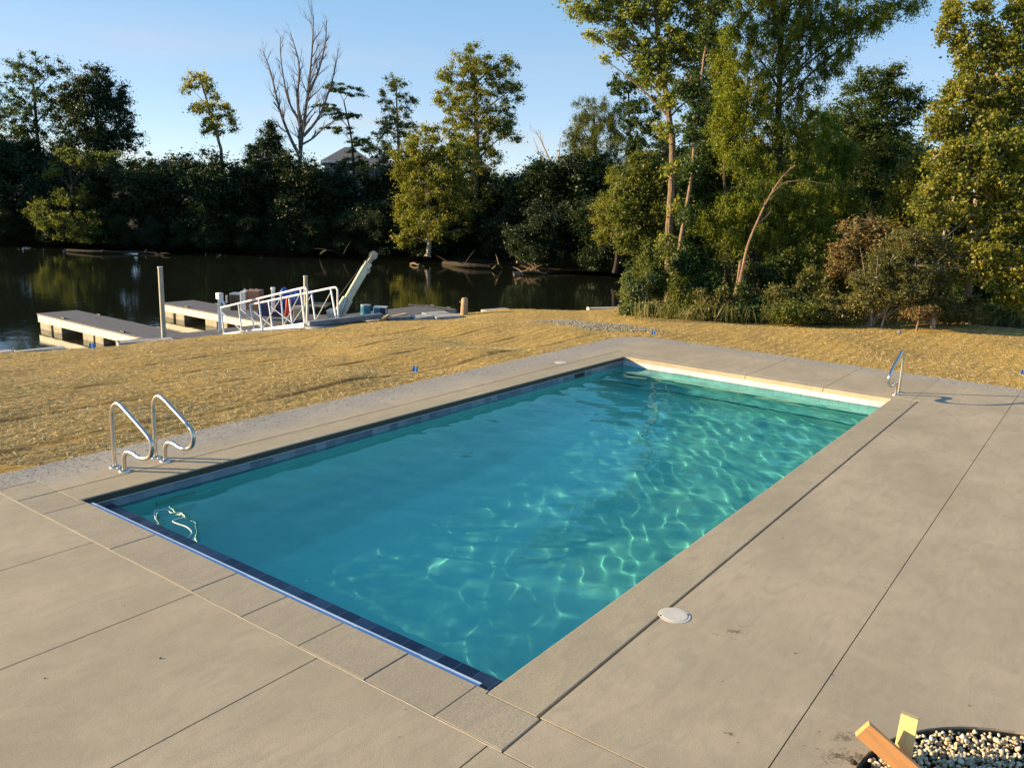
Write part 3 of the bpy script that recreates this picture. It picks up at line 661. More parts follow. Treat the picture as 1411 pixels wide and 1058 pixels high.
def tree(name, label, cat, trunk, r0, lobes, tips, n_per, leaf, rc, lm, bk, seed, group=None, droop=0., flat=.8, rtop=.35, shell=.5, stem=None, elong=.55, twig=.012, limbr=.5, crown='crown', trk='trunk', dens=1.8):
    rnd = random.Random(seed); rng = np.random.default_rng(seed); leaf *= .86; dens *= 1.28
    trunk = [Vector(p) for p in trunk]; base = trunk[0]
    e = empty(name, base, label, cat, group)
    tp_ = smooth_path(trunk, 5) if len(trunk) > 2 else [trunk[0].lerp(trunk[-1], s) for s in np.linspace(0, 1, 8)]
    wig = r0 * .12
    tp_ = [tp_[0]] + [p + Vector((rnd.uniform(-wig, wig), rnd.uniform(-wig, wig), 0)) for p in tp_[1:]]
    n = len(tp_); trs = [r0 * ((1 - i / (n - 1)) * (1 - rtop) + rtop) * (1.35 if i == 0 else 1) for i in range(n)]
    mb = MB(); mb.tube(tp_, trs, 9)
    vol = sum(l[1][0] * l[1][1] for l in lobes); cl = []; cr_ = []
    for (c, r) in lobes:
        best = 0; bs = 1e9
        for i, p in enumerate(tp_):
            hd = math.hypot(p.x - c.x, p.y - c.y); want = c.z - .8 * hd - .15 * r[1]
            sc_ = abs(p.z - want) + (0 if i > n * .15 else 2)
            if sc_ < bs: bs = sc_; best = i
        a = tp_[best]; hd = math.hypot(a.x - c.x, a.y - c.y)
        mid = a.lerp(c, .45) + Vector((rnd.uniform(-.1, .1) * hd, rnd.uniform(-.1, .1) * hd, .12 * hd + rnd.uniform(0, .1)))
        far = c + Vector((0, 0, r[1] * .3)); limb = qb(a, mid, far, 8)
        lr0 = min(trs[best] * .6, r0 * limbr * .62); mb.tube(limb, [lr0 * (1 - .75 * i / 7) for i in range(8)], 6, False)
        r = (r[0] * 1.13, r[1] * 1.2, r[2] * 1.1); k = max(4, int(round(1.7 * tips * r[0] * r[1] / vol / 1.3)))
        nodes = [(p, lr0 * (1 - .75 * i / 7)) for i, p in enumerate(limb)][2:]
        for j in range(k):
            while True:
                d = Vector((rnd.gauss(0, 1), rnd.gauss(0, 1), rnd.gauss(0, 1)))
                if d.length > .01: break
            d.normalize(); s = rnd.random() ** (.42 * (1 - shell) + .16 * shell) * rnd.choice((1, 1, .85, 1.12))
            dx_ = RGT * d.x * r[0] + FWD * d.y * r[2]; t_ = c + (dx_ + Vector((0, 0, d.z * r[1]))) * s
            if t_.z < base.z + .1: t_.z = base.z + .1 + rnd.random() * .3
            bn = min(nodes, key=lambda q: (q[0] - t_).length + max(0, q[0].z - t_.z) * .5)
            m_ = bn[0].lerp(t_, .5) + Vector((rnd.uniform(-.12, .12), rnd.uniform(-.12, .12), .1)) * (bn[0] - t_).length
            mb.tube([bn[0], m_, t_], [min(bn[1] * .6, .05), twig * 1.6, twig * .5], 4, False)
            if (m_ - t_).length > rc * .8: nodes.append((m_, twig * 2)); 
            cl.append(t_); cr_.append(rc * rnd.uniform(.7, 1.45))
            if rnd.random() < .6: cl.append(m_.lerp(t_, .45)); cr_.append(rc * .7)
    cen = np.array([tuple(p) for p in cl])
    q = leaves_np(cen, np.array(cr_), int(n_per * dens), leaf, rng, droop, flat, elong)
    q[:, 2] = np.maximum(q[:, 2], base.z - .02)
    mb.build(trk, BK[bk], e, recalc=False)
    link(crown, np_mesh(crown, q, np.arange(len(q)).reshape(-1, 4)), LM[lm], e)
    return e
def bare_tree(name, label, base, targets, r0, seed, bk='greybark', cat='tree', levels=4, fan=.45, spread=1.0):
    rnd = random.Random(seed); e = empty(name, base, label, cat); mb = MB()
    def grow(p, d, l, r, lv):
        n_ = 5; pts = [p]; dd = d.copy()
        for i in range(n_):
            dd = (dd + Vector((rnd.gauss(0, .09), rnd.gauss(0, .09), rnd.gauss(.03, .06)))).normalized(); pts.append(pts[-1] + dd * l / n_)
        rs = [r * (1 - .62 * i / n_) for i in range(n_ + 1)]; mb.tube(pts, rs, 6 if lv > 1 else 4, False)
        if lv <= 0: return
        for j in range(rnd.randint(3, 5)):
            i = rnd.randint(1, n_); ax = dd.orthogonal().normalized(); ax.rotate(Matrix.Rotation(rnd.uniform(0, 6.28), 3, dd))
            nd = (dd * 1 + ax * rnd.uniform(.35, .8) * spread + Vector((0, 0, .22))).normalized(); grow(pts[i], nd, l * rnd.uniform(.45, .72), rs[i] * .62, lv - 1)
    for (pts, rr_) in targets:
        path = smooth_path(pts, 5); n = len(path); mb.tube(path, [rr_[0] + (rr_[1] - rr_[0]) * i / (n - 1) for i in range(n)], 8, False)
        for i in range(int(n * fan), n, 1 if levels > 3 else 2):
            d = (path[min(i + 1, n - 1)] - path[i - 1]).normalized(); ax = d.orthogonal().normalized(); ax.rotate(Matrix.Rotation(rnd.uniform(0, 6.28), 3, d))
            nd = (d + ax * rnd.uniform(.4, .9) * spread).normalized(); r_ = rr_[0] + (rr_[1] - rr_[0]) * i / (n - 1)
            grow(path[i], nd, (1 - i / n * .6) * levels * .42 * (path[0] - path[-1]).length / 9, r_ * .55, levels - 2)
    mb.build('branches', BK[bk], e, recalc=False); return e
def gpt(u, d, z=None):
    p = PD(u, 330, d); 
    if z is None: z = float(land_z([(p.x, p.y)])[0])
    return Vector((p.x, p.y, z))
def pts_px(lst, d): return [PD(u, v, d) for u, v in lst]
FZ = -1.5
def far_tree(name, label, u, d, trunk, lobes, r0=.22, tips=120, n=26, leaf=.26, rc=.62, lm='dark', bk='dark', seed=1, **k):
    leaf *= .8; n = int(n * 1.5)
    b = gpt(u, d, FZ); return tree(name, label, 'tree', [b] + pts_px(trunk, d), r0, [lobe_px(d, *l) for l in lobes], tips, n, leaf, rc, lm, bk, seed, **k)
# --- far shore, distinct trees
far_tree('broadleaf_tree', 'airy tall tree at the far left of the opposite shore, sky showing through its crown', 52, 68, [(55, 250), (50, 170), (45, 110)],
         [(22, 98, 18, 14), (52, 92, 26, 16), (80, 100, 16, 14), (8, 150, 30, 40), (50, 150, 34, 38), (85, 140, 22, 30), (30, 200, 40, 30)], tips=150, n=22, leaf=.22, rc=.5, lm='mid', seed=3)
far_tree('broadleaf_tree', 'dense dark round-topped tree second from the left on the opposite shore', 130, 66, [(132, 250), (133, 180), (133, 120)],
         [(132, 112, 24, 18), (105, 140, 20, 24), (155, 140, 20, 26), (132, 165, 44, 40), (160, 190, 30, 25), (120, 215, 50, 30)], tips=200, n=34, leaf=.24, rc=.62, lm='dark', seed=4)
far_tree('broadleaf_tree', 'low sunlit yellow-green tree leaning over the water at the left of the opposite shore', 85, 61.5, [(95, 290), (100, 262), (96, 235)],
         [(92, 300, 46, 24), (60, 290, 18, 16), (125, 318, 26, 16), (118, 222, 22, 9), (150, 214, 16, 8), (72, 236, 12, 8), (96, 214, 14, 8), (100, 268, 26, 12)], tips=150, n=24, leaf=.2, rc=.42, lm='olive', bk='dark', seed=5)
far_tree('slender_tree', 'slender tree with sparse yellowing leaves standing alone against the sky above the far shore', 306, 66, [(306, 225), (300, 190), (288, 150), (276, 108)],
         [(272, 108, 18, 10), (262, 124, 12, 8), (292, 128, 12, 10), (284, 150, 20, 10), (312, 155, 14, 12), (300, 172, 20, 10), (322, 172, 9, 8), (290, 182, 12, 7)], r0=.16, tips=60, n=20, leaf=.22, rc=.42, lm='gold', bk='brown', seed=6, limbr=.4)
far_tree('cedar_tree', 'dark pointed tree left of the bare tree on the far shore', 372, 65, [(372, 250), (371, 200), (371, 168)],
         [(371, 176, 6, 10), (371, 195, 15, 14), (368, 220, 28, 20), (372, 245, 34, 24)], tips=110, n=40, leaf=.2, rc=.5, lm='dark', seed=7)
far_tree('layered_tree', 'thin tree with flat layered sprays of leaves just right of the bare tree', 492, 68, [(488, 240), (484, 190), (474, 140)],
         [(462, 120, 18, 6), (485, 126, 20, 6), (450, 148, 18, 6), (474, 160, 26, 6), (468, 180, 24, 5), (492, 200, 20, 10), (486, 224, 22, 12)], r0=.14, tips=80, n=24, leaf=.2, rc=.36, lm='mid', seed=8, flat=.4)
far_tree('slender_tree', 'feathery pale green tree between the layered tree and the tallest green tree', 548, 67, [(550, 240), (548, 180), (546, 120)],
         [(545, 118, 20, 9), (530, 134, 12, 8), (562, 136, 14, 8), (546, 155, 22, 12), (535, 180, 18, 14), (556, 185, 18, 16), (520, 200, 16, 16), (545, 220, 30, 20)], r0=.14, tips=100, n=22, leaf=.2, rc=.38, lm='grey', bk='brown', seed=9)
far_tree('broadleaf_tree', 'tallest full green tree in the middle of the far shore with a broad sunlit crown', 655, 65, [(655, 260), (657, 200), (655, 140), (652, 90)],
         [(652, 84, 26, 16), (690, 92, 24, 14), (632, 106, 26, 14), (668, 120, 30, 22), (704, 128, 18, 14), (640, 150, 32, 22), (690, 160, 26, 16), (612, 134, 16, 9), (660, 190, 42, 26), (700, 185, 14, 12), (655, 225, 36, 24)], r0=.3, tips=250, n=30, leaf=.2, rc=.46, lm='yellow', bk='brown', seed=10)
far_tree('broadleaf_tree', 'bushy yellow-green tree at the water edge in the middle of the far shore', 590, 60.5, [(592, 330), (590, 290), (586, 240), (590, 200)],
         [(592, 200, 34, 22), (565, 225, 24, 22), (625, 225, 30, 26), (590, 250, 44, 26), (632, 275, 24, 26), (570, 290, 28, 22), (605, 310, 34, 20), (558, 325, 16, 12)], r0=.2, tips=230, n=34, leaf=.21, rc=.46, lm='yellow', bk='pale', seed=11)
far_tree('willow_tree', 'rounded olive willow standing tall left of the big trees on the right', 820, 60, [(822, 280), (820, 220), (818, 160)],
         [(815, 150, 26, 16), (840, 165, 22, 20), (800, 180, 20, 22), (825, 195, 40, 24), (806, 230, 30, 26), (838, 235, 24, 28), (815, 275, 36, 30)], r0=.26, tips=230, n=46, leaf=.15, rc=.42, lm='olive', bk='dark', seed=12, droop=.5, elong=.3)
far_tree('willow_tree', 'low weeping willow with hanging pale strands behind the dead snag', 745, 66, [(745, 285), (745, 250), (746, 236)],
         [(735, 238, 18, 9), (760, 240, 20, 10), (745, 255, 34, 18), (748, 285, 30, 26)], r0=.2, tips=110, n=44, leaf=.16, rc=.42, lm='grey', bk='dark', seed=13, droop=.9, elong=.28)
far_tree('broadleaf_tree', 'open dark-leaved tree rising between the willow and the tall forked trunk', 868, 64, [(870, 250), (868, 190), (866, 130)],
         [(856, 112, 20, 10), (846, 126, 12, 8), (875, 120, 16, 14), (862, 145, 18, 12), (890, 155, 20, 24), (872, 190, 30, 24), (895, 215, 26, 30)], r0=.18, tips=110, n=26, leaf=.22, rc=.4, lm='mid', seed=14)
far_tree('broadleaf_tree', 'yellowish small tree leaning at the water edge below the olive willow', 850, 52, [(856, 300), (852, 270)],
         [(850, 262, 18, 26), (838, 295, 22, 24), (862, 320, 26, 22), (832, 322, 16, 12)], r0=.14, tips=110, n=34, leaf=.16, rc=.36, lm='yellow', seed=15)
# bare trees
def B(lst, d): return pts_px(lst, d)
bare_tree('bare_tree', 'tall leafless grey tree standing above the far shore', gpt(413, 66, FZ),
          [([gpt(412, 66, FZ)] + B([(413, 240), (416, 190), (424, 130), (430, 70), (432, 22)], 66), (.2, .03)),
           (B([(413, 215), (400, 190), (385, 150), (373, 100), (362, 70)], 66), (.15, .025)), (B([(418, 180), (410, 140), (412, 90), (400, 45)], 66), (.14, .02)),
           (B([(424, 130), (438, 100), (448, 60), (450, 28)], 66), (.12, .02)), (B([(418, 188), (440, 160), (458, 110), (466, 70)], 66), (.13, .02)),
           (B([(415, 200), (432, 190), (452, 172), (478, 160)], 66), (.10, .02)), (B([(416, 170), (398, 140), (388, 90), (386, 50)], 66), (.1, .02))], .3, 31, levels=4, fan=.3, spread=.9)
bare_tree('dead_snag', 'small leafless snag beside the low weeping willow on the far shore', gpt(765, 60, FZ),
          [([gpt(768, 60, FZ)] + B([(766, 260), (760, 230), (748, 200), (738, 180)], 60), (.14, .02)), (B([(764, 245), (770, 215), (772, 190)], 60), (.08, .02)), (B([(760, 230), (745, 215), (735, 190)], 60), (.06, .015))], .14, 33, levels=3, fan=.3, bk='pale')
# hedge of dark trees and shrubs along the far shore
protos = []
GRP = 'dark trees massed along the far shore'
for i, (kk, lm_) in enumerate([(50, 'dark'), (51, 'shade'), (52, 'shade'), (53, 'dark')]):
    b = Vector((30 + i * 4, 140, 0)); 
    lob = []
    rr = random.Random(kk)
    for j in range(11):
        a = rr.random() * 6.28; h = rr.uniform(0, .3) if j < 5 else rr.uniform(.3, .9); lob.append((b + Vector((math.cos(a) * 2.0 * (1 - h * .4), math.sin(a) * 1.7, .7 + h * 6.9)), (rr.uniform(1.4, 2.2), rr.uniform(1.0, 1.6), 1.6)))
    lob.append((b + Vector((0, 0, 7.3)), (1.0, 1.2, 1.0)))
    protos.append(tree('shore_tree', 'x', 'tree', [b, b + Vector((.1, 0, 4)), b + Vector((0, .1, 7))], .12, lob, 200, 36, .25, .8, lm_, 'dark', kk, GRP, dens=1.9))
def copy_tree(o, parent=None):
    c = o.copy(); C.objects.link(c)
    if parent: c.parent = parent; c.matrix_parent_inverse = o.matrix_parent_inverse.copy()
    for ch in o.children: copy_tree(ch, c)
    return c
rr = random.Random(8); used = [0] * 4
spots = []
u = -640
while u < 905:
    d = 66 + rr.uniform(-1.5, 3) - (5 if u > 720 else 0); topv = 222 + rr.uniform(-16, 16)
    if u < 60: topv -= 20
    if u < -60: topv = 165 + rr.uniform(-20, 20)  # unseen trees left of view, added tall to shade the far shore
    if 440 < u < 535: topv = 228
    if 620 < u < 730: topv = 240 + rr.uniform(-5, 8)
    spots.append((u, d, topv)); u += rr.uniform(30, 44)
u = -620
while u < 880:
    d = 62.3 - (6 if u > 700 else 0) + rr.uniform(-.6, 1.2); spots.append((u, d, 282 + rr.uniform(-22, 22))); u += rr.uniform(34, 52)
pos = ['behind and between the taller trees', 'along the water edge']
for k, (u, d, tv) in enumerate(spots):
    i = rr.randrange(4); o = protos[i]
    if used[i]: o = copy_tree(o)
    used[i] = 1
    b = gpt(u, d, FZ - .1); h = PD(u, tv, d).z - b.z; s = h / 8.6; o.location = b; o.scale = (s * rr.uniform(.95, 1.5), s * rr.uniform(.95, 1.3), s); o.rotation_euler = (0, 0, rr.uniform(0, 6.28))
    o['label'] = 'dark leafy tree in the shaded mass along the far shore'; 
# distant wood on the horizon
rng = np.random.default_rng(77); K = 2600; uu = rng.uniform(-900, 1500, K); dd = rng.uniform(230, 420, K)
cen = np.array([tuple(gpt(a, b, 0) + Vector((0, 0, rng.uniform(0, 9)))) for a, b in zip(uu, dd)])
q = leaves_np(cen, np.full(K, 4.0), 14, 2.2, rng); o = link('distant_wood', np_mesh('distant_wood', q, np.arange(len(q)).reshape(-1, 4)), LM['mid']); tag(o, 'low hazy line of distant woods along the horizon', 'woods', kind='stuff')

# --- house beyond the trees
hd = 92
M['siding'] = simple('blue_grey_siding', (.13, .155, .18), .7, var=.06, scale=3); M['shingle'] = simple('grey_shingles', (.10, .10, .11), .9, var=.3, scale=6)
M['winglass'] = NT('window_glass').fin((.03, .04, .05), .08)
hb = gpt(490, hd, -.5); he = empty('house', hb, 'blue-grey house with a dark hipped roof showing through the far trees', 'house')
def HP(u, v, dd=0): p = PD(u, v, hd + dd); return p
def hv(u, z, dd): p = PD(u, 330, hd + dd); return Vector((p.x, p.y, z))
za = PD(480, 224, hd).z; zr = PD(475, 202, hd).z
def hip(u0, u1, d0, d1, z0, z1, z2, ridge=.3):
    a, b, c, d = hv(u0, z0, d0), hv(u1, z0, d0), hv(u1, z0, d1), hv(u0, z0, d1)
    w = MB(); A_, B_, C_, D_ = [Vector((p.x, p.y, z1)) for p in (a, b, c, d)]
    w.add([a, b, c, d, A_, B_, C_, D_], [(0, 1, 5, 4), (1, 2, 6, 5), (2, 3, 7, 6), (3, 0, 4, 7)]); w.build('wall', M['siding'], he)
    m = (A_ + B_ + C_ + D_) / 4; ex = 1.12; A2, B2, C2, D2 = [m + (p - m) * ex for p in (A_, B_, C_, D_)]
    r1 = A2.lerp(B2, .5 - ridge / 2).lerp(D2.lerp(C2, .5 - ridge / 2), .5); r2 = A2.lerp(B2, .5 + ridge / 2).lerp(D2.lerp(C2, .5 + ridge / 2), .5); r1.z = r2.z = z2
    r = MB(); r.add([A2, B2, C2, D2, r1, r2], [(0, 1, 5, 4), (1, 2, 5), (2, 3, 4, 5), (3, 0, 4), (0, 3, 2, 1)]); r.build('roof', M['shingle'], he)
    e_ = MB()
    for p, q_ in ((A2, B2), (B2, C2), (C2, D2), (D2, A2)): e_.beam(p + Vector((0, 0, -.12)), q_ + Vector((0, 0, -.12)), .12, .22)
    e_.build('gutter', M['whitepaint'], he)
hip(448, 512, -1, 8, -.5, za, zr, .12)
hip(500, 540, -5, 3, -.5, PD(500, 225, hd - 5).z, PD(500, 214, hd - 5).z, .3)
hip(646, 672, 4, 10, -.5, PD(650, 232, hd + 4).z, PD(650, 223, hd + 4).z, .2)
for (u_, v_, dd_) in ((462, 236, -1.05), (484, 236, -1.05), (515, 238, -5.05)):
    c = PD(u_, v_, hd + dd_); x_ = Vector((RGT.x, RGT.y, 0))
    f = MB().beam(c - x_ * .5, c + x_ * .5, .06, 1.5).build('window_frame', M['whitepaint'], he); 
    g_ = MB().beam(c - x_ * .42 - FWD * .04, c + x_ * .42 - FWD * .04, .04, 1.36).build('window', M['winglass'], he)

# --- fallen logs in the shallows
def log(name, label, pts, rs, twigs=0, seed=1, bk='brown'):
    rnd = random.Random(seed); path = smooth_path(pts, 5); n = len(path); mb = MB(); mb.tube(path, [rs[0] + (rs[1] - rs[0]) * i / (n - 1) for i in range(n)], 8)
    for k in range(twigs):
        i = rnd.randrange(n // 4, n); p = path[i]; d = Vector((rnd.uniform(-1, 1), rnd.uniform(-1, 1), rnd.uniform(-.05, .5))).normalized(); l = rnd.uniform(.5, 1.5)
        mb.tube([p, p + d * l * .5 + Vector((0, 0, .05)), p + d * l], [.05, .035, .012], 5)
    o = mb.build(name, BK[bk], recalc=False); return tag(o, label, 'log')
def WP(u, v, z=-1.9): return P(u, v, z)
log('fallen_log', 'long pale fallen tree lying in the water in front of the right bank', [WP(712, 361, -1.3), WP(745, 370, -1.75), WP(790, 372, -1.8), WP(840, 371, -1.75), WP(872, 366, -1.5)], (.09, .05), 5, 2)
log('driftwood_pile', 'tangle of pale branches heaped on the left part of the long fallen tree', [WP(708, 378, -1.95), WP(730, 374, -1.8), WP(752, 377, -1.9)], (.07, .04), 12, 3)
log('fallen_log', 'dark log half sunk in the water left of the pale branches', [WP(612, 363, -1.95), WP(640, 365, -1.8), WP(676, 368, -1.85)], (.2, .12), 3, 4, 'dark')
log('driftwood', 'small bent stick poking out of the water between the dark log and the branch tangle', [WP(678, 371, -1.9), WP(686, 365, -1.6), WP(692, 369, -1.9)], (.06, .03), 4, 5)
log('driftwood', 'white stub of wood floating below the bushy yellow-green tree', [WP(566, 364, -1.95), WP(571, 363, -1.85), WP(577, 366, -1.95)], (.09, .05), 2, 6)
log('fallen_log', 'long thin log at the water line on the left of the far shore', [WP(92, 345, -1.9), WP(140, 347, -1.85), WP(200, 348, -1.9), WP(226, 351, -1.95)], (.1, .05), 5, 7, 'dark')
log('fallen_log', 'slim branch arching at the water line behind the crane', [WP(440, 352, -1.9), WP(450, 345, -1.2), WP(470, 350, -1.6), WP(484, 353, -1.9)], (.07, .03), 4, 8, 'dark')

# --- near right woods
def near_tree(name, label, d, trunk, lobes, z=None, cat='tree', **k):
    t = pts_px(trunk, d); b = gpt(trunk[0][0], d, z); b.x, b.y = t[0].x, t[0].y; t = [Vector((t[0].x, t[0].y, b.z - .05))] + t[1:]
    return tree(name, label, cat, t, lobes=[lobe_px(d, *l[:4], dd=l[4] if len(l) > 4 else 0) for l in lobes], **k)
near_tree('cottonwood_tree', 'tall forked cottonwood with thick furrowed trunk and yellow-tipped branches reaching left', 25.5,
          [(921, 430), (922, 330), (926, 250), (926, 195), (915, 110), (905, 30), (900, -60)],
          [(802, 14, 22, 12), (790, -12, 26, 14), (826, 20, 18, 10), (832, -6, 24, 14), (850, 48, 22, 14), (866, 20, 26, 18), (815, 50, 14, 8), (829, 82, 8, 5), (858, 70, 8, 10), (893, 70, 26, 22), (925, 60, 24, 24), (905, 105, 24, 18), (925, 140, 18, 14), (890, 92, 18, 12), (900, 10, 30, 22), (880, -40, 60, 30), (940, -10, 34, 26), (955, 80, 20, 26), (960, 30, 20, 24), (968, 130, 14, 22), (920, 180, 16, 12), (926, 235, 12, 12), (930, 290, 12, 16), (918, 340, 14, 16), (930, 385, 16, 18)],
          r0=.135, tips=500, n_per=24, leaf=.105, rc=.26, dens=1.4, lm='cotton', bk='brown', seed=101, rtop=.4, limbr=.45, twig=.01)
near_tree('leaning_tree', 'thin leaning tree with a bare pole-like trunk just right of the forked cottonwood', 24.6,
          [(926, 430), (938, 330), (950, 262), (958, 190), (964, 140), (970, 80), (984, 10), (995, -50)],
          [(985, 0, 20, 22), (975, 50, 12, 20), (950, 120, 18, 18), (960, 160, 14, 16), (948, 185, 14, 10), (955, 235, 12, 14), (945, 300, 10, 14), (940, 360, 14, 20)], r0=.062, tips=160, n_per=20, leaf=.1, rc=.24, lm='mid', bk='tan', seed=102, rtop=.3, limbr=.3)
near_tree('locust_tree', 'big bright green locust with long drooping sprays filling the upper right of the woods', 27,
          [(1078, 432), (1076, 330), (1072, 220), (1075, 100), (1080, -20)],
          [(1040, 8, 34, 24), (1090, 10, 40, 26), (1020, 60, 30, 28), (1070, 60, 40, 30), (1110, 50, 34, 26), (1150, 30, 34, 22), (1190, 25, 34, 18), (1230, 12, 30, 14), (1262, 4, 16, 8), (1170, 66, 16, 16), (1140, 90, 22, 20), (1030, 115, 34, 28), (1085, 120, 40, 30), (1050, 170, 40, 30), (1100, 180, 36, 30), (1022, 215, 30, 26), (1075, 232, 40, 28), (1125, 245, 28, 26), (1060, -40, 70, 34), (1150, -30, 60, 30), (1000, 160, 20, 30)],
          r0=.17, tips=760, n_per=34, leaf=.095, rc=.24, lm='lime', bk='dark', seed=103, droop=.55, elong=.36, limbr=.4, dens=1.7)
near_tree('locust_tree', 'lower green locust with hanging yellowish sprays behind the slanting bare trunk', 25.5,
          [(1050, 432), (1045, 380), (1040, 320), (1046, 270)],
          [(1010, 285, 30, 24), (1050, 275, 34, 26), (1095, 290, 34, 28), (1120, 262, 28, 16), (1000, 325, 26, 24), (1045, 325, 30, 26), (1090, 345, 34, 26), (1128, 320, 24, 26), (975, 300, 20, 22)],
          r0=.12, tips=300, n_per=32, leaf=.09, rc=.24, lm='lime', bk='dark', seed=104, droop=.5, elong=.36)
near_tree('broadleaf_tree', 'dark fine-leaved tree between the drooping locust and the yellowing maple', 31,
          [(1195, 425), (1200, 320), (1205, 220), (1210, 130)],
          [(1200, 105, 26, 12), (1230, 102, 18, 10), (1190, 130, 32, 18), (1225, 135, 28, 18), (1170, 165, 34, 24), (1215, 170, 40, 24), (1255, 130, 18, 8), (1270, 150, 22, 10), (1180, 210, 44, 26), (1230, 215, 40, 24), (1160, 250, 40, 26), (1210, 265, 48, 28), (1255, 250, 26, 26)],
          r0=.22, tips=460, n_per=28, leaf=.105, rc=.32, lm='mid', bk='dark', seed=105, elong=.45)
near_tree('maple_tree', 'yellowing maple at the right edge with upright sprays against the sky', 22.5,
          [(1335, 425), (1340, 330), (1350, 240), (1365, 150), (1375, 60)],
          [(1312, 22, 12, 20), (1302, 48, 9, 10), (1325, 60, 13, 20), (1352, 18, 10, 18), (1362, 48, 14, 20), (1340, 92, 20, 18), (1380, 74, 18, 24), (1402, 10, 18, 20), (1408, 60, 18, 30), (1330, 130, 28, 22), (1370, 130, 30, 26), (1410, 130, 26, 34), (1300, 170, 24, 20), (1345, 180, 36, 26), (1395, 190, 36, 30), (1420, 240, 30, 40), (1372, 235, 34, 30), (1318, 225, 20, 20)],
          r0=.1, tips=480, n_per=36, leaf=.1, rc=.27, lm='yellow', bk='pale', seed=106, elong=.75, dens=1.1)
near_tree('maple_tree', 'golden leafed young tree with a white leaning trunk above the fan of stems', 21.5,
          [(1288, 432), (1294, 360), (1300, 325), (1312, 280), (1330, 220)],
          [(1330, 208, 24, 16), (1300, 222, 20, 14), (1360, 215, 30, 20), (1395, 205, 26, 24), (1340, 248, 36, 18), (1300, 258, 24, 16), (1385, 262, 36, 24), (1275, 285, 18, 12), (1320, 290, 30, 14), (1370, 310, 32, 18), (1405, 330, 26, 28), (1290, 305, 20, 10), (1350, 345, 34, 20), (1400, 285, 26, 20), (1385, 365, 34, 22), (1335, 375, 26, 16), (1400, 400, 26, 22)],
          r0=.06, tips=380, n_per=36, leaf=.095, rc=.26, lm='yellow', bk='pale', seed=107, elong=.75, dens=1.1)
near_tree('broadleaf_tree', 'leafy grey-green tree at the water edge just left of the forked trunk', 28.5,
          [(895, 428), (890, 360), (885, 300), (886, 240)],
          [(885, 228, 24, 16), (870, 255, 24, 20), (905, 250, 24, 22), (862, 290, 24, 20), (890, 295, 28, 24), (870, 325, 24, 20), (915, 300, 18, 24), (905, 350, 22, 22), (895, 390, 22, 16)],
          r0=.12, tips=300, n_per=30, leaf=.11, rc=.28, lm='olive', bk='dark', seed=108, droop=.25)
near_tree('broadleaf_tree', 'green tree filling the space between the leaning pole trunk and the locust', 29,
          [(985, 430), (985, 350), (980, 280), (978, 220)],
          [(975, 205, 24, 24), (1000, 235, 26, 24), (965, 250, 26, 26), (990, 285, 30, 24), (955, 300, 24, 24), (1000, 330, 30, 24), (965, 345, 28, 24), (985, 385, 34, 20), (945, 385, 20, 20)],
          r0=.15, tips=360, n_per=30, leaf=.11, rc=.3, lm='mid', bk='dark', seed=109)
bare_tree('slanting_trunk', 'slanting pinkish bare trunk forking near its top in front of the locust', gpt(1018, 23.4),
          [([gpt(1017, 23.4)] + B([(1020, 385), (1030, 340), (1046, 300), (1060, 272), (1078, 244), (1096, 228)], 23.4), (.052, .014)),
           (B([(1062, 268), (1082, 252), (1110, 250), (1140, 254)], 23.4), (.03, .01)), (B([(1040, 312), (1058, 296), (1064, 285)], 23.4), (.03, .01)),
           ([gpt(1010, 23.6)] + B([(1014, 400), (1020, 360)], 23.6), (.045, .035))], .09, 41, 'tan', fan=.55, levels=2)
near_tree('locust_tree', 'slimmer yellow-green locust filling the gap between the leaning trunk and the big locust', 28, [(1000, 430), (1000, 300), (998, 200), (996, 120)],
          [(992, 95, 20, 24), (1006, 130, 22, 24), (985, 150, 20, 24), (1004, 185, 22, 26), (990, 60, 18, 22)], r0=.1, tips=200, n_per=32, leaf=.095, rc=.26, lm='lime', bk='dark', seed=113, droop=.4, elong=.4)
near_tree('locust_tree', 'yellow-green locust standing directly left of the dark fine-leaved tree', 29, [(1140, 430), (1140, 320), (1138, 220)],
          [(1130, 175, 24, 22), (1150, 215, 28, 24), (1128, 250, 30, 26), (1155, 290, 30, 26), (1130, 330, 30, 26), (1160, 350, 28, 22)], r0=.1, tips=260, n_per=32, leaf=.1, rc=.28, lm='lime', bk='dark', seed=114, droop=.35, elong=.4)
near_tree('broadleaf_tree', 'olive young tree between the dark fine-leaved tree and the golden maple', 27, [(1262, 430), (1262, 330), (1264, 260)],
          [(1262, 232, 20, 18), (1250, 265, 26, 22), (1275, 270, 22, 20), (1240, 300, 26, 20), (1270, 310, 26, 22)], r0=.08, tips=200, n_per=32, leaf=.1, rc=.27, lm='yellow', bk='dark', seed=115, elong=.6)
near_tree('red_bush', 'rusty red-leaved bush in front of the dark woods', 22.6, [(1205, 436), (1203, 390), (1200, 345)],
          [(1185, 316, 22, 12), (1212, 326, 30, 14), (1160, 345, 18, 12), (1160, 375, 20, 12), (1178, 342, 18, 9), (1215, 348, 26, 12), (1195, 362, 24, 12), (1240, 348, 16, 10), (1180, 378, 16, 10)], cat='bush',
          r0=.03, tips=200, n_per=24, leaf=.085, rc=.22, lm='red', bk='brown', seed=110)
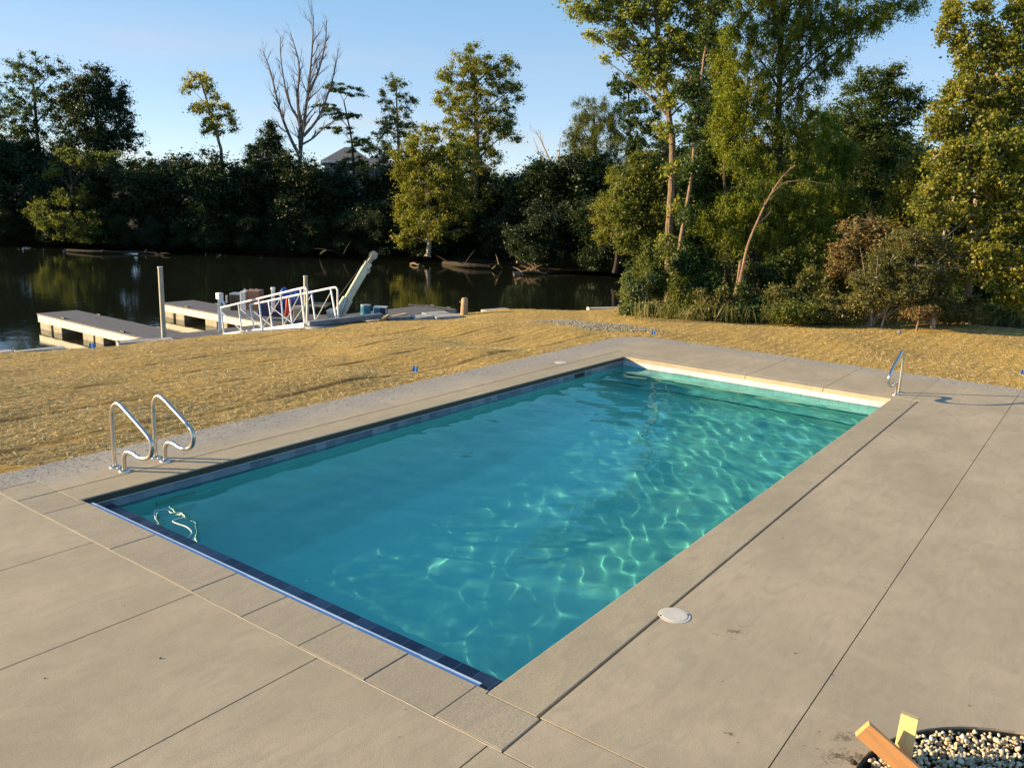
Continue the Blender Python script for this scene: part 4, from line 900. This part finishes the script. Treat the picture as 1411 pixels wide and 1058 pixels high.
e = near_tree('fan_bush', 'wide pale green bush with bare stems fanning out over the lawn edge', 21.6, [(1215, 440), (1228, 410), (1250, 380)],
          [(1255, 330, 28, 14), (1285, 345, 22, 16), (1230, 360, 30, 16), (1262, 372, 36, 18), (1300, 375, 24, 20), (1200, 388, 26, 16), (1240, 402, 34, 16), (1285, 405, 26, 16), (1190, 415, 22, 12)], cat='bush',
          r0=.03, tips=400, n_per=30, leaf=.08, rc=.2, lm='brush', bk='pale', seed=111, elong=.4, dens=1.5)
mb = MB(); rnd = random.Random(4)
b0 = gpt(1213, 21.3)
for k in range(13):
    uu_ = 1190 + k * 10; vv_ = 372 - 4 * abs(k - 7) + rnd.uniform(-12, 20); t_ = PD(uu_ + rnd.uniform(-8, 20), vv_, 21.3 + rnd.uniform(-.4, .4)); bb = b0 + Vector((rnd.uniform(-.1, .1), rnd.uniform(-.1, .1), 0))
    mb.tube(qb(bb, bb.lerp(t_, .5) + Vector((0, 0, .15)), t_, 7), [.012 - .0014 * i for i in range(7)], 5)
mb.build('stems', BK['pale'], e, recalc=False)
# understory shrubs along the woodland edge
shr = [(885, 405, 26, 20, 24.2, 'grey', 'bushy grey-green shrub at the left end of the woods beside the water'), (945, 412, 24, 18, 23.8, 'olive', 'dark green shrub around the foot of the two tall trunks'),
       (985, 422, 26, 14, 23.2, 'brush', 'low olive shrub between the tall trunks and the slanting trunk'), (1040, 420, 28, 17, 23.4, 'mid', 'low green shrub just right of the slanting trunk foot'),
       (1085, 418, 28, 17, 23.0, 'brush', 'low yellowish shrub in the middle of the woodland edge'), (1130, 412, 26, 24, 23.2, 'brush', 'taller pale shrub left of the rusty red bush'),
       (1160, 400, 20, 28, 23.5, 'olive', 'olive shrub directly left of the rusty red bush'), (910, 385, 22, 30, 24.6, 'olive', 'olive shrub climbing behind the foot of the two tall trunks'), (965, 395, 26, 26, 24.8, 'mid', 'leafy dark shrub behind the low olive shrub'), (1020, 395, 26, 24, 24.8, 'brush', 'brownish shrub wrapped round the slanting trunk'),
       (1065, 388, 26, 26, 25, 'mid', 'leafy shrub under the lower locust'), (1108, 384, 26, 28, 25, 'olive', 'olive shrub under the right side of the lower locust'), (1150, 425, 26, 12, 22.6, 'brush', 'lowest brownish shrub left of the fan of stems'), (1100, 430, 26, 10, 22.5, 'olive', 'lowest olive shrub on the straw edge'), (1320, 428, 28, 12, 22.6, 'brush', 'low brownish shrub right of the brush heap'),
       (1330, 415, 30, 20, 24.5, 'mid', 'dark green shrub in the shade right of the fan of stems'),
       (1385, 405, 34, 26, 24.5, 'mid', 'dark green shrub at the right edge of the woods')]
for i, (u_, v_, ru, rv, d_, lm_, lab) in enumerate(shr):
    rr = random.Random(200 + i); lob = [(u_ + rr.uniform(-.6, .6) * ru, v_ + rr.uniform(-.5, .5) * rv, ru * .5, rv * rr.uniform(.35, .6)) for _ in range(5)] + [(u_ + rr.uniform(-1, 1) * ru, v_ - rv * rr.uniform(.7, 1.5), ru * .2, rv * .4) for _ in range(3)] + [(u_ + x * ru, 433, ru * .42, 9, -.5) for x in (-.75, 0, .75)]; d_ -= .4
    near_tree('shrub', lab, d_, [(u_, 440), (u_, v_ + 5), (u_ + 2, v_ - rv * .5)], lob, cat='shrub', r0=.035, tips=110, n_per=26, leaf=.085, rc=.2, lm=lm_, bk='brown', seed=200 + i)
near_tree('brush_pile', 'small heap of reddish dead brush at the foot of the fan of stems', 21.0, [(1265, 438), (1268, 430)],
          [(1262, 432, 14, 5), (1280, 430, 10, 5)], cat='brush', r0=.03, tips=60, n_per=14, leaf=.07, rc=.14, lm='red', bk='tan', seed=230)
# dark backing woods behind the right-hand trees
bp = []
for i in range(3):
    b = Vector((60 + i * 8, -60, 0)); rr = random.Random(300 + i); lob = []
    for j in range(9):
        a = rr.random() * 6.28; h = rr.uniform(.05, 1); lob.append((b + Vector((math.cos(a) * 1.7, math.sin(a) * 1.7, .6 + h * 7)), (rr.uniform(1.1, 1.7), rr.uniform(.9, 1.4), 1.4)))
    bp.append(tree('woodland_tree', 'x', 'tree', [b, b + Vector((.1, .1, 4)), b + Vector((0, 0, 7.4))], .1, lob, 240, 24, .2, .55, ['mid', 'dark', 'mid'][i], 'dark', 300 + i, 'shaded trees deep in the right-hand woods'))
sp2 = [(905, 36, 235), (945, 37, 200), (985, 35, 190), (1030, 36, 215), (1075, 35, 205), (1120, 36, 165), (1165, 38, 175), (1210, 36, 200), (1250, 38, 215), (1290, 36, 245), (1335, 33, 270), (1385, 33, 200), (1430, 32, 180), (1480, 31, 150),
       (930, 31, 310), (1110, 30, 320), (1150, 29, 330), (1190, 28, 345), (1240, 28, 330), (1290, 27, 345), (1340, 27, 350), (1390, 27, 340), (1440, 26, 330), (1060, 31, 330), (1000, 32, 320), (1500, 27, 240)]
usd = [0] * 3; rr = random.Random(9)
for k, (u_, d_, tv) in enumerate(sp2):
    i = k % 3; o = bp[i]
    if usd[i]: o = copy_tree(o)
    usd[i] = 1; b = gpt(u_, d_); h = PD(u_, tv, d_).z - b.z; s = h / 8.3
    o.location = b; o.scale = (max(s, .55) * rr.uniform(.95, 1.2), max(s, .55) * rr.uniform(.95, 1.2), s); o.rotation_euler = (0, 0, rr.uniform(0, 6.28)); o['label'] = 'shaded leafy tree deep inside the woods on the right'

M['weed'] = leafmat('dry_weeds', [(.10, .11, .04), (.18, .16, .06), (.28, .22, .10), (.12, .15, .05)], .4)
rng = np.random.default_rng(61); n = 3000; uu_ = rng.uniform(870, 1430, n); dd_ = rng.uniform(21.7, 24.5, n); xs_ = np.array([tuple(PD(a, 440, d))[:2] for a, d in zip(uu_, dd_)])
cl_ = np.array([mnoise.noise(Vector((a * .9, b * .9, 3))) for a, b in xs_]); k_ = cl_ > -.12; xs_ = xs_[k_]; cl_ = cl_[k_]; z_ = land_z(xs_); n = len(xs_)
hh = rng.uniform(.12, .42, n) * (1 + cl_ * 1.4); lean = rng.normal(0, .4, (n, 2)); w_ = rng.uniform(.01, .022, n); an = rng.random(n) * 6.28; sd_ = np.stack([np.cos(an), np.sin(an)], -1) * w_[:, None] / 2
b_ = xs_; t_ = xs_ + lean * hh[:, None]; q = np.stack([np.c_[b_ - sd_ * .6, z_ - .03], np.c_[(b_ + t_) / 2 - sd_, z_ + hh * .55], np.c_[t_, z_ + hh], np.c_[(b_ + t_) / 2 + sd_, z_ + hh * .5]], 1)
o = link('tall_weeds', np_mesh('tall_weeds', q.reshape(-1, 3), np.arange(n * 4).reshape(-1, 4)), M['weed']); tag(o, 'tall dry weeds and grass along the foot of the woods', 'weeds', kind='stuff')
# --- seawall cap stones along the bank
n_ = 0; rnd = random.Random(12); pathb = [Vector((x, y, z)) for (x, y), z in zip(bxy[1:len(ext) + len(bank)], bz[1:len(ext) + len(bank)])]
seg = [(pathb[i + 1] - pathb[i]).length for i in range(len(pathb) - 1)]
def along(s):
    for i, l in enumerate(seg):
        if s <= l or i == len(seg) - 1: return pathb[i].lerp(pathb[i + 1], s / l), (pathb[i + 1] - pathb[i]).normalized()
        s -= l
s = sum(seg[:2]) * .55; tot = sum(seg)
while s < tot - .4:
    l = rnd.uniform(.9, 1.8); p, d = along(s + l / 2); 
    if rnd.random() < .8:
        bm = MB().box((0, 0, 0), (l - .05, .34, .30), bev=.03)
        rn = random.Random(n_); bm.v = [tuple(c + rn.uniform(-.02, .02) for c in v) for v in bm.v]
        o = bm.build('seawall_stone', M['stone']); o.location = (p.x, p.y, p.z - .12 + rnd.uniform(-.03, .02)); o.rotation_euler = (rnd.uniform(-.04, .04), rnd.uniform(-.02, .02), math.atan2(d.y, d.x) + rnd.uniform(-.05, .05))
        tag(o, 'grey stone block capping the seawall where the straw lawn meets the water', 'stone block', 'seawall cap stones'); n_ += 1
    s += l
wall = MB()
for i in range(len(pathb) - 1):
    a, b = pathb[i], pathb[i + 1]; wall.beam((a.x, a.y, -1.82), (b.x, b.y, -1.82), .25, 1.9)
o = wall.build('seawall', M['darkstone']); tag(o, 'low dark seawall holding the lawn above the river', 'seawall')

# --- docks
def dock(label, x0, x1, ya, yb, floats, zt=-1.5):
    e = empty('floating_dock', ((x0 + x1) / 2, (ya + yb) / 2, W2), label, 'dock', 'floating docks')
    h = .24
    MB().box(((x0 + x1) / 2, (ya + yb) / 2, zt - .02), (abs(x1 - x0) + .04, abs(yb - ya) + .04, .05), bev=.01).build('deck_boards', M['dockdeck'], e)
    MB().box(((x0 + x1) / 2, (ya + yb) / 2, zt - .045 - h / 2), (abs(x1 - x0), abs(yb - ya), h), bev=.01).build('frame', M['dockside'], e)
    for (f0, f1) in floats:
        if abs(yb - ya) > abs(x1 - x0): c = ((x0 + x1) / 2, (f0 + f1) / 2, (zt - .3 + W2 - .2) / 2); sz = (abs(x1 - x0) - .06, abs(f1 - f0), zt - .3 - W2 + .2)
        else: c = ((f0 + f1) / 2, (ya + yb) / 2, (zt - .3 + W2 - .2) / 2); sz = (abs(f1 - f0), abs(yb - ya) - .06, zt - .3 - W2 + .2)
        MB().box(c, sz, bev=.03).build('float', M['float'], e)
    for fx in (x0 + .06, x1 - .06):
        for fy in (ya + (yb - ya) * .2, ya + (yb - ya) * .75): MB().box((fx, fy, zt + .03), (.06, .22, .05), bev=.012).build('cleat', M['black'], e)
    return e
dock('cream-sided floating dock finger at the left, nearest the open water', 9.42, 10.72, 19.9, 26.4, [(26.35, 25.6), (25.45, 24.9), (23.55, 22.9), (22.8, 22.3), (20.8, 20.0)])
dock('cream-sided floating dock finger in the middle, behind the lone pile and gangway', 13.9, 15.3, 19.9, 26.5, [(26.4, 25.7), (25.55, 25.0), (23.7, 23.0), (22.9, 22.4), (20.8, 20.0)])
dock('long grey walkway dock joining the two fingers behind the bank', 9.0, 21.5, 18.3, 19.86, [(9.1, 10.4), (12.5, 14), (16, 17.5), (20, 21.4)], -1.48)
def pile(label, base, h, r=.07):
    e = empty('dock_pile', base, label, 'pile', 'dock piles')
    MB().tube([base, base + Vector((0, 0, h))], r, 12).build('post', M['pile'], e, smooth=True); MB().tube([base + Vector((0, 0, h)), base + Vector((0, 0, h + .03))], r * 1.1, 12).build('cap', M['galv'], e)
    MB().tube([base + Vector((0, 0, .62)), base + Vector((0, 0, .72))], r * 1.5, 12).build('pile_guide', M['galv'], e); return e
p = P(226, 467, -1.5); b = Vector((p.x, p.y, -2.2)); pile('tall square-looking metal pile standing alone between the two dock fingers', b, PD(226, 367, (p - Vector(CAM)).dot(Vector(R[:, 2]))).z - b.z)
dp = 27.5; p = PD(422, 440, dp); b = Vector((p.x, p.y, -2.2)); pile('metal pile rising behind the gangway rails', b, PD(422, 380, dp).z - b.z)
# white pile box with brace at the left end of the gangway
e = empty('pile_bracket', P(303, 460, -1.5), 'white capped post with a slanting brace at the left end of the gangway', 'post'); d_ = 25.6
MB().beam(PD(303, 458, d_), PD(302.5, 412, d_), .09, .09, .01).build('post', M['whitepaint'], e); MB().box(PD(302.5, 408, d_), (.17, .17, .2), bev=.02).build('cap_box', M['whitepaint'], e)
MB().beam(PD(305, 412, d_), PD(311, 423, d_), .06, .06, .01).build('brace', M['whitepaint'], e)

# --- gangway
e = empty('gangway', P(365, 452, -1.1), 'sloping white metal gangway with railings from the bank down to the dock', 'gangway')
def side(bot, top, loop, zz):
    n = len(bot); B_ = []; T_ = []
    for i in range(n):
        z = -1.48 + (zz + 1.48) * i / (n - 1); p = P(bot[i][0], bot[i][1], z); dpt = (p - Vector(CAM)).dot(Vector(R[:, 2])); B_.append(p); T_.append(PD(top[i][0], top[i][1], dpt))
    for i in range(n): MB().beam(B_[i], T_[i], .042, .042, .006).build('rail_post', M['alu'], e)
    lp = (B_[-1] - B_[-2]).normalized(); end = T_[-1] + lp * loop[0]
    path = fillet([T_[0] - (T_[1] - T_[0]) * .02, T_[-1], end, end + Vector((0, 0, -.45)) + lp * .0, B_[-1] + lp * loop[0] * .3 + Vector((0, 0, .05))], [.02, .28, .1, .05])
    MB().tube(path, .029, 8).build('handrail', M['whitepaint'], e, smooth=True)
    MB().beam(B_[0], B_[-1], .08, .13, .01).build('side_beam', M['whitepaint'], e)
    for i in range(n - 1): MB().tube([B_[i] + Vector((0, 0, .08)), T_[i + 1] - Vector((0, 0, .12))] if i >= n // 2 else [T_[i] - Vector((0, 0, .12)), B_[i + 1] + Vector((0, 0, .08))], .015, 6).build('brace', M['alu'], e)
    return B_
n1 = side([(308.8, 462), (333.6, 460), (361.7, 456), (391, 452), (420, 448)], [(304.8, 424), (328.6, 418), (356.4, 411.5), (387, 404.5), (414, 397.5)], (.28,), -.72)
n2 = side([(351, 457.5), (376, 454), (403, 449), (435, 445), (463.5, 441)], [(344.5, 420), (370, 415), (398, 409), (429, 402), (455.6, 397)], (.3,), -.72)
dk = MB(); a, b, c, d = n1[0], n1[-1], n2[-1], n2[0]; dn = Vector((0, 0, -.05)); dk.add([a, b, c, d, a + dn, b + dn, c + dn, d + dn], [(0, 1, 2, 3), (7, 6, 5, 4), (0, 4, 5, 1), (1, 5, 6, 2), (2, 6, 7, 3), (3, 7, 4, 0)]); dk.build('walk_surface', M['galv'], e)

# --- work barge and crane
bd = 27.6
def bx(u0, v0, u1, v1, d, dep, mat, name, parent=None, bev=.02, rz=None):
    """box whose front face spans the given photo rectangle at depth d"""
    a, b = PD(u0, v1, d), PD(u1, v1, d); t_ = PD(u0, v0, d); w_ = (b - a).length; h_ = (t_ - a).length; c = (a + b) / 2 + Vector((0, 0, h_ / 2)) + FWD * dep / 2
    return MB().box(c, (w_, dep, h_), rz=math.atan2(RGT.y, RGT.x), bev=bev).build(name, mat, parent)
e = empty('work_barge', P(470, 440, -1.6), 'low dark work barge floating behind the bank under the crane', 'barge')
c = PD(480, 441, bd + 1.2); MB().box((c.x, c.y, -1.78), (5.2, 2.2, .5), rz=math.atan2(RGT.y, RGT.x), bev=.04).build('hull', M['darkstone'], e)
MB().box((c.x, c.y, -1.51), (5.3, 2.3, .05), rz=math.atan2(RGT.y, RGT.x), bev=.01).build('deck_plates', M['dockdeck'], e)
BT = -1.49
e = empty('deck_crane', PD(463, 438, bd), 'cream box-section crane boom pointing up and to the right from the barge', 'crane')
A_ = PD(464, 437, bd); A_.z = BT + .25; E1 = PD(508, 362, bd); mid = A_.lerp(E1, .35)
MB().beam(A_, E1, .19, .24, .02).build('boom', M['cream'], e); MB().beam(A_ - (E1 - A_) * .0, mid, .25, .34, .03).build('boom_heel', M['cream'], e)
T_ = PD(514.5, 352, bd); MB().beam(E1, T_, .12, .13, .01).build('boom_extension', M['pile'], e)
ax = FWD * .06; MB().tube([T_ - ax, T_ + ax], .14, 18).build('sheave', M['pile'], e, smooth=True); 
s2 = PD(506, 373, bd); MB().tube([s2 - ax, s2 + ax], .10, 16).build('hook_block', M['pile'], e, smooth=True)
MB().tube([T_ + Vector((0, 0, -.1)), PD(512, 364, bd), s2], .012, 5).build('cable', M['black'], e)
MB().tube([T_ + Vector((0, 0, .15)), PD(492, 375, bd - .1), A_ + Vector((0, 0, .6))], .012, 5).build('cable', M['black'], e)
MB().tube([PD(470, 432, bd - .15), PD(477.5, 411, bd - .15)], .045, 8).build('hydraulic_ram', M['galv'], e)
MB().beam((A_.x, A_.y, BT), (A_.x, A_.y, A_.z + .1), .4, .4, .03).build('pedestal', M['galv'], e)
# drum, generator, crates and other gear
M['drumblue'] = simple('blue_drum_paint', (.035, .17, .26), .45, var=.25); M['tarp'] = simple('blue_tarp', (.05, .10, .32), .55, var=.25, bump=.5, scale=3); M['redcloth'] = simple('red_cloth', (.55, .07, .04), .8)
M['brick'] = simple('brown_hardboard', (.30, .14, .08), .7); M['darkred'] = simple('dark_red_box', (.10, .02, .02), .7); M['bin'] = simple('navy_bin', (.015, .02, .08), .5); M['tan'] = simple('tan_box', (.36, .30, .2), .8)
c = PD(504, 434, 25.3); r_ = .155
e = empty('blue_drum', c, 'small blue metal drum standing by the long beam on the bank', 'drum')
MB().tube([c, c + Vector((0, 0, .02)), c + Vector((0, 0, .16)), c + Vector((0, 0, .175)), c + Vector((0, 0, .28)), c + Vector((0, 0, .30))], [r_, r_, r_, r_ * 1.04, r_, r_], 20).build('body', M['drumblue'], e, smooth=True)
MB().tube([c + Vector((0, 0, .30)), c + Vector((0, 0, .315))], r_ * 1.05, 20).build('lid', M['galv'], e)
MB().tube(fillet([c - RGT * r_ + Vector((0, 0, .28)), c - RGT * r_ * .9 + Vector((0, 0, .42)), c + RGT * r_ * .9 + Vector((0, 0, .42)), c + RGT * r_ + Vector((0, 0, .28))], .08), .008, 5).build('handle', M['black'], e)
e = empty('generator', PD(524, 434, 25.3), 'small pale and black generator right of the blue drum', 'generator')
bx(515, 425, 524, 434, 25.3, .3, M['drumblue'], 'tank', e); bx(523, 424.5, 532, 434, 25.3, .3, M['black'], 'motor', e); bx(514, 423.3, 532.5, 425, 25.28, .34, M['alu'], 'frame', e, .005)
for q0, q1 in (((514.5, 434.5), (514.5, 424)), ((532, 434.5), (532, 424))): MB().beam(PD(*q0, 25.25), PD(*q1, 25.25), .02, .02).build('leg', M['alu'], e)
e = empty('cabinet', PD(343, 428, 27.5), 'cream and brown upright cabinet standing on the dock behind the gangway', 'cabinet')
bx(331, 402, 339, 428, 27.5, .55, M['whitepaint'], 'side_panel', e); bx(339.3, 401, 357.5, 428, 27.5, .55, M['brick'], 'front_panel', e)
for u_ in (334, 342, 350): MB().tube([PD(u_, 402, 27.6), PD(u_ + 3, 398, 27.6), PD(u_ + 6, 400.5, 27.6)], .018, 5).build('hose', M['galv'], e)
e = empty('crate', PD(320, 428, 28), 'dark crate with a pale lid left of the cream and brown cabinet', 'crate')
bx(317, 407, 328.5, 428, 28, .4, M['black'], 'box', e); bx(316, 404.5, 329, 406.7, 28, .42, M['galv'], 'lid', e); bx(311, 407, 313.5, 418, 28, .1, M['galv'], 'handle', e)
e = empty('white_post', PD(376, 430, 27), 'stubby white post with a rounded cap rising behind the gangway rail', 'post')
bx(374, 399, 378.5, 430, 27, .12, M['whitepaint'], 'shaft', e); MB().cyl(PD(376.2, 399, 27.05), .075, .07, 14).build('cap', M['whitepaint'], e)
# crumpled tarp mound
def tarp(name, u0, v0, u1, v1, d, dep, mat, lab, seed):
    bm = bmesh.new(); bmesh.ops.create_grid(bm, x_segments=18, y_segments=12, size=1); rn = random.Random(seed); a, b = PD(u0, v1, d), PD(u1, v1, d); h = (PD(u0, v0, d) - a).length; w_ = (b - a).length
    for v in bm.verts:
        x, y = v.co.x, v.co.y; e_ = min(1, (1 - max(abs(x), abs(y))) * 3.2); nz = mnoise.noise(Vector((x * 2.2 + seed, y * 2.2, 0))) * .35 + mnoise.noise(Vector((x * 6, y * 6, seed))) * .12
        v.co = Vector((x * w_ / 2, y * dep / 2, max(0, e_) * h * (.85 + nz)))
    bmesh.ops.transform(bm, matrix=Matrix.Translation((a + b) / 2 + FWD * dep / 2) @ Matrix.Rotation(math.atan2(RGT.y, RGT.x), 4, 'Z'), verts=bm.verts)
    me = bpy.data.meshes.new(name); bm.to_mesh(me); bm.free(); o = link(name, me, mat, None, True); m = o.modifiers.new('solid', 'SOLIDIFY'); m.thickness = .01; return tag(o, lab, 'tarp' if 'tarp' in name else 'cloth')
for (u0, v0, u1, v1, d, dep, mt, lab) in ((355, 418, 372, 436, 27.2, .5, 'bin', 'navy bin nearest the brown cabinet behind the gangway'), (374, 418, 388, 437, 27.2, .5, 'bin', 'navy bin in the middle, below the blue tarp'), (403, 411, 422, 430, 28, .6, 'darkred', 'dark red box beside the blue tarp'),
                                       (404, 423, 421, 440, 26.5, .5, 'tan', 'tan box on the barge behind the gangway loop'), (450, 428, 461, 441, 26.8, .5, 'galv', 'grey-green equipment box at the foot of the crane')):
    e = empty('storage_box', PD((u0 + u1) / 2, v1, d), lab, 'box'); bx(u0, v0 + 2, u1, v1, d, dep, M[mt], 'body', e); bx(u0 - .6, v0, u1 + .6, v0 + 2.2, d - .02, dep + .05, M[mt], 'lid', e, .01)
tarp('blue_tarp', 379, 399, 413, 419, 27.6, .9, M['tarp'], 'crumpled blue tarp heaped over gear behind the gangway', 2); tarp('blue_tarp', 408, 401, 428, 413, 28.4, .7, M['bin'], 'darker navy tarp to the right of the bright blue one', 5)
tarp('red_cloth', 392, 411, 401, 436, 26.8, .25, M['redcloth'], 'bright red cloth hanging between the gangway rails', 9)
o = bx(424, 421, 448, 424, 27.6, .9, M['wood'], 'plank_bench'); tag(o, 'rough plank bench top left of the crane foot', 'bench'); 
# timbers, beams and slabs lying on the bank
def beam_on(name, pts, w_, h_, mat, lab, cat='beam'):
    o = MB().beam(pts[0], pts[1], w_, h_, .012).build(name, mat); return tag(o, lab, cat)
q = lambda u, v, z: P(u, v, z)
beam_on('steel_beam', (q(425, 446, -.58), q(526, 435, -.45)), .22, .13, M['darkstone'], 'long blue-grey beam lying on the bank below the blue drum')
beam_on('steel_beam', (q(424, 448, -.66), q(498, 440, -.56)), .16, .12, M['darkstone'], 'shorter dark beam in front of the long blue-grey one')
beam_on('plank', (q(524, 440, -.52), q(560, 432.5, -.42)), .2, .05, M['wood'], 'weathered plank tilted off the right end of the long beam', 'plank')
beam_on('plank', (q(527, 440, -.5), q(536, 434, -.38)), .14, .05, M['wood'], 'short plank crossing the end of the long beam', 'plank')
beam_on('stone_slab', (q(534, 441, -.55), q(566, 438, -.5)), .3, .14, M['darkstone'], 'dark slab lying right of the crossed planks', 'slab')
for (u0, v0, u1, v1, lab) in ((566, 439, 592, 436, 'pale slab right of the dark slab on the bank'), (586, 434.5, 618, 432, 'pale slab left of the wooden stump post'), (596, 438, 632, 435.5, 'flat pale slab in front of the wooden stump post'), (668, 430, 702, 427.5, 'brownish slab right of the wooden stump post')):
    o = MB().beam(q(u0, v0, -.52), q(u1, v1, -.5), .5, .1, .03).build('stone_slab', M['stone']); tag(o, lab, 'slab')
c = P(639.5, 432, -.5); o = MB().tube([c + Vector((0, 0, -.2)), c + Vector((0, 0, .1)), c + Vector((.01, 0, .42)), c + Vector((.01, 0, .46))], [.11, .105, .095, .07], 12).tube([c + Vector((0, 0, .28)), c - RGT * .14 + Vector((0, 0, .36))], [.04, .03], 8).build('wooden_stump', M['wood'], smooth=True); tag(o, 'short stout wooden stump post on the bank edge', 'post')
a = P(563, 420, -.25); b = P(629, 429, -.42); o = MB().tube([a, a.lerp(b, .5) + Vector((0, 0, .03)), b], [.022, .026, .03], 8).build('pole', BK['pale'], smooth=True); tag(o, 'thin pale pole resting left of the stump and sticking out over the water', 'pole')
# marker flags
M['flag'] = simple('blue_flag', (.02, .20, .62), .5, var=.05, bump=0); M['wire'] = simple('flag_wire', (.4, .4, .4), .4, .8)
for (u_, v_, lab, s_) in ((572, 510, 'small blue marker flag in the straw left of the pool', 1.0), (900, 462, 'small blue marker flag in the straw behind the far corner of the pool', .9), (1409, 520, 'small blue marker flag in the straw at the right edge', 1.0), (127, 482, 'blue marker flag on the seawall by the left dock finger', 1.5)):
    c = P(u_, v_, -.05 if v_ > 490 or u_ > 800 else -.7); c.z = float(land_z([(c.x, c.y)])[0]) if u_ != 127 else -.72
    e = empty('marker_flag', c, lab, 'flag', 'blue marker flags'); MB().tube([c, c + Vector((.005, 0, .12 * s_))], .0018, 5).build('wire', M['wire'], e)
    f_ = MB(); 
    n = 5; t0 = c + Vector((0, 0, .03)); vs = []
    for i in range(n + 1):
        for j in range(2): vs.append(t0 + RGT * (-.05 + .1 * i / n) * s_ * (1 if j else .75) + FWD * .012 * math.sin(i * 1.3) + Vector((0, 0, (.0 if j else .09) * s_)))
    f_.add(vs, [(2 * i, 2 * i + 2, 2 * i + 3, 2 * i + 1) for i in range(n)]); fo = f_.build('pennant', M['flag'], e, recalc=False); m = fo.modifiers.new('solid', 'SOLIDIFY'); m.thickness = .002
# small clods on the deck
v, f = stones(np.array([[*P(1176, 1052)[:2], .012]]), np.array([.028]), 55); o = link('soil_clod', np_mesh('soil_clod', v, f), M['soil']); tag(o, 'small dark clod of soil on the deck beside the gravel pit', 'clod')
v, f = stones(np.array([[*P(1238, 463, -.05)[:2], .05]]), np.array([.06]), 56); o = link('dark_stone', np_mesh('dark_stone', v, f), M['darkstone']); tag(o, 'single dark stone on the straw at the far right', 'stone')

rng = np.random.default_rng(91); n = 170; q = np.stack([rng.uniform(-3, 12.5, n), rng.uniform(-6, 5.9, n)], -1)
q = q[~((q[:, 0] > -.42) & (q[:, 0] < 10.5) & (q[:, 1] > -.4) & (q[:, 1] < 5.2)) & (np.hypot(q[:, 0] - PC[0], q[:, 1] - PC[1]) > PR)]
v, f = stones(np.concatenate([q, np.full((len(q), 1), .002)], 1) , rng.uniform(.003, .009, len(q)), 93)
t = NT('specks'); gg = t.n.new('ShaderNodeNewGeometry'); m_ = t.fin(t.ramp(gg.outputs['Random Per Island'], [(0, (.04, .03, .02)), (.6, (.10, .07, .04)), (.8, (.55, .48, .34)), (1, (.6, .55, .45))]), .8)
o = link('debris', np_mesh('debris', v, f), m_); tag(o, 'tiny specks of soil and stone scattered over the deck', 'debris', kind='stuff')
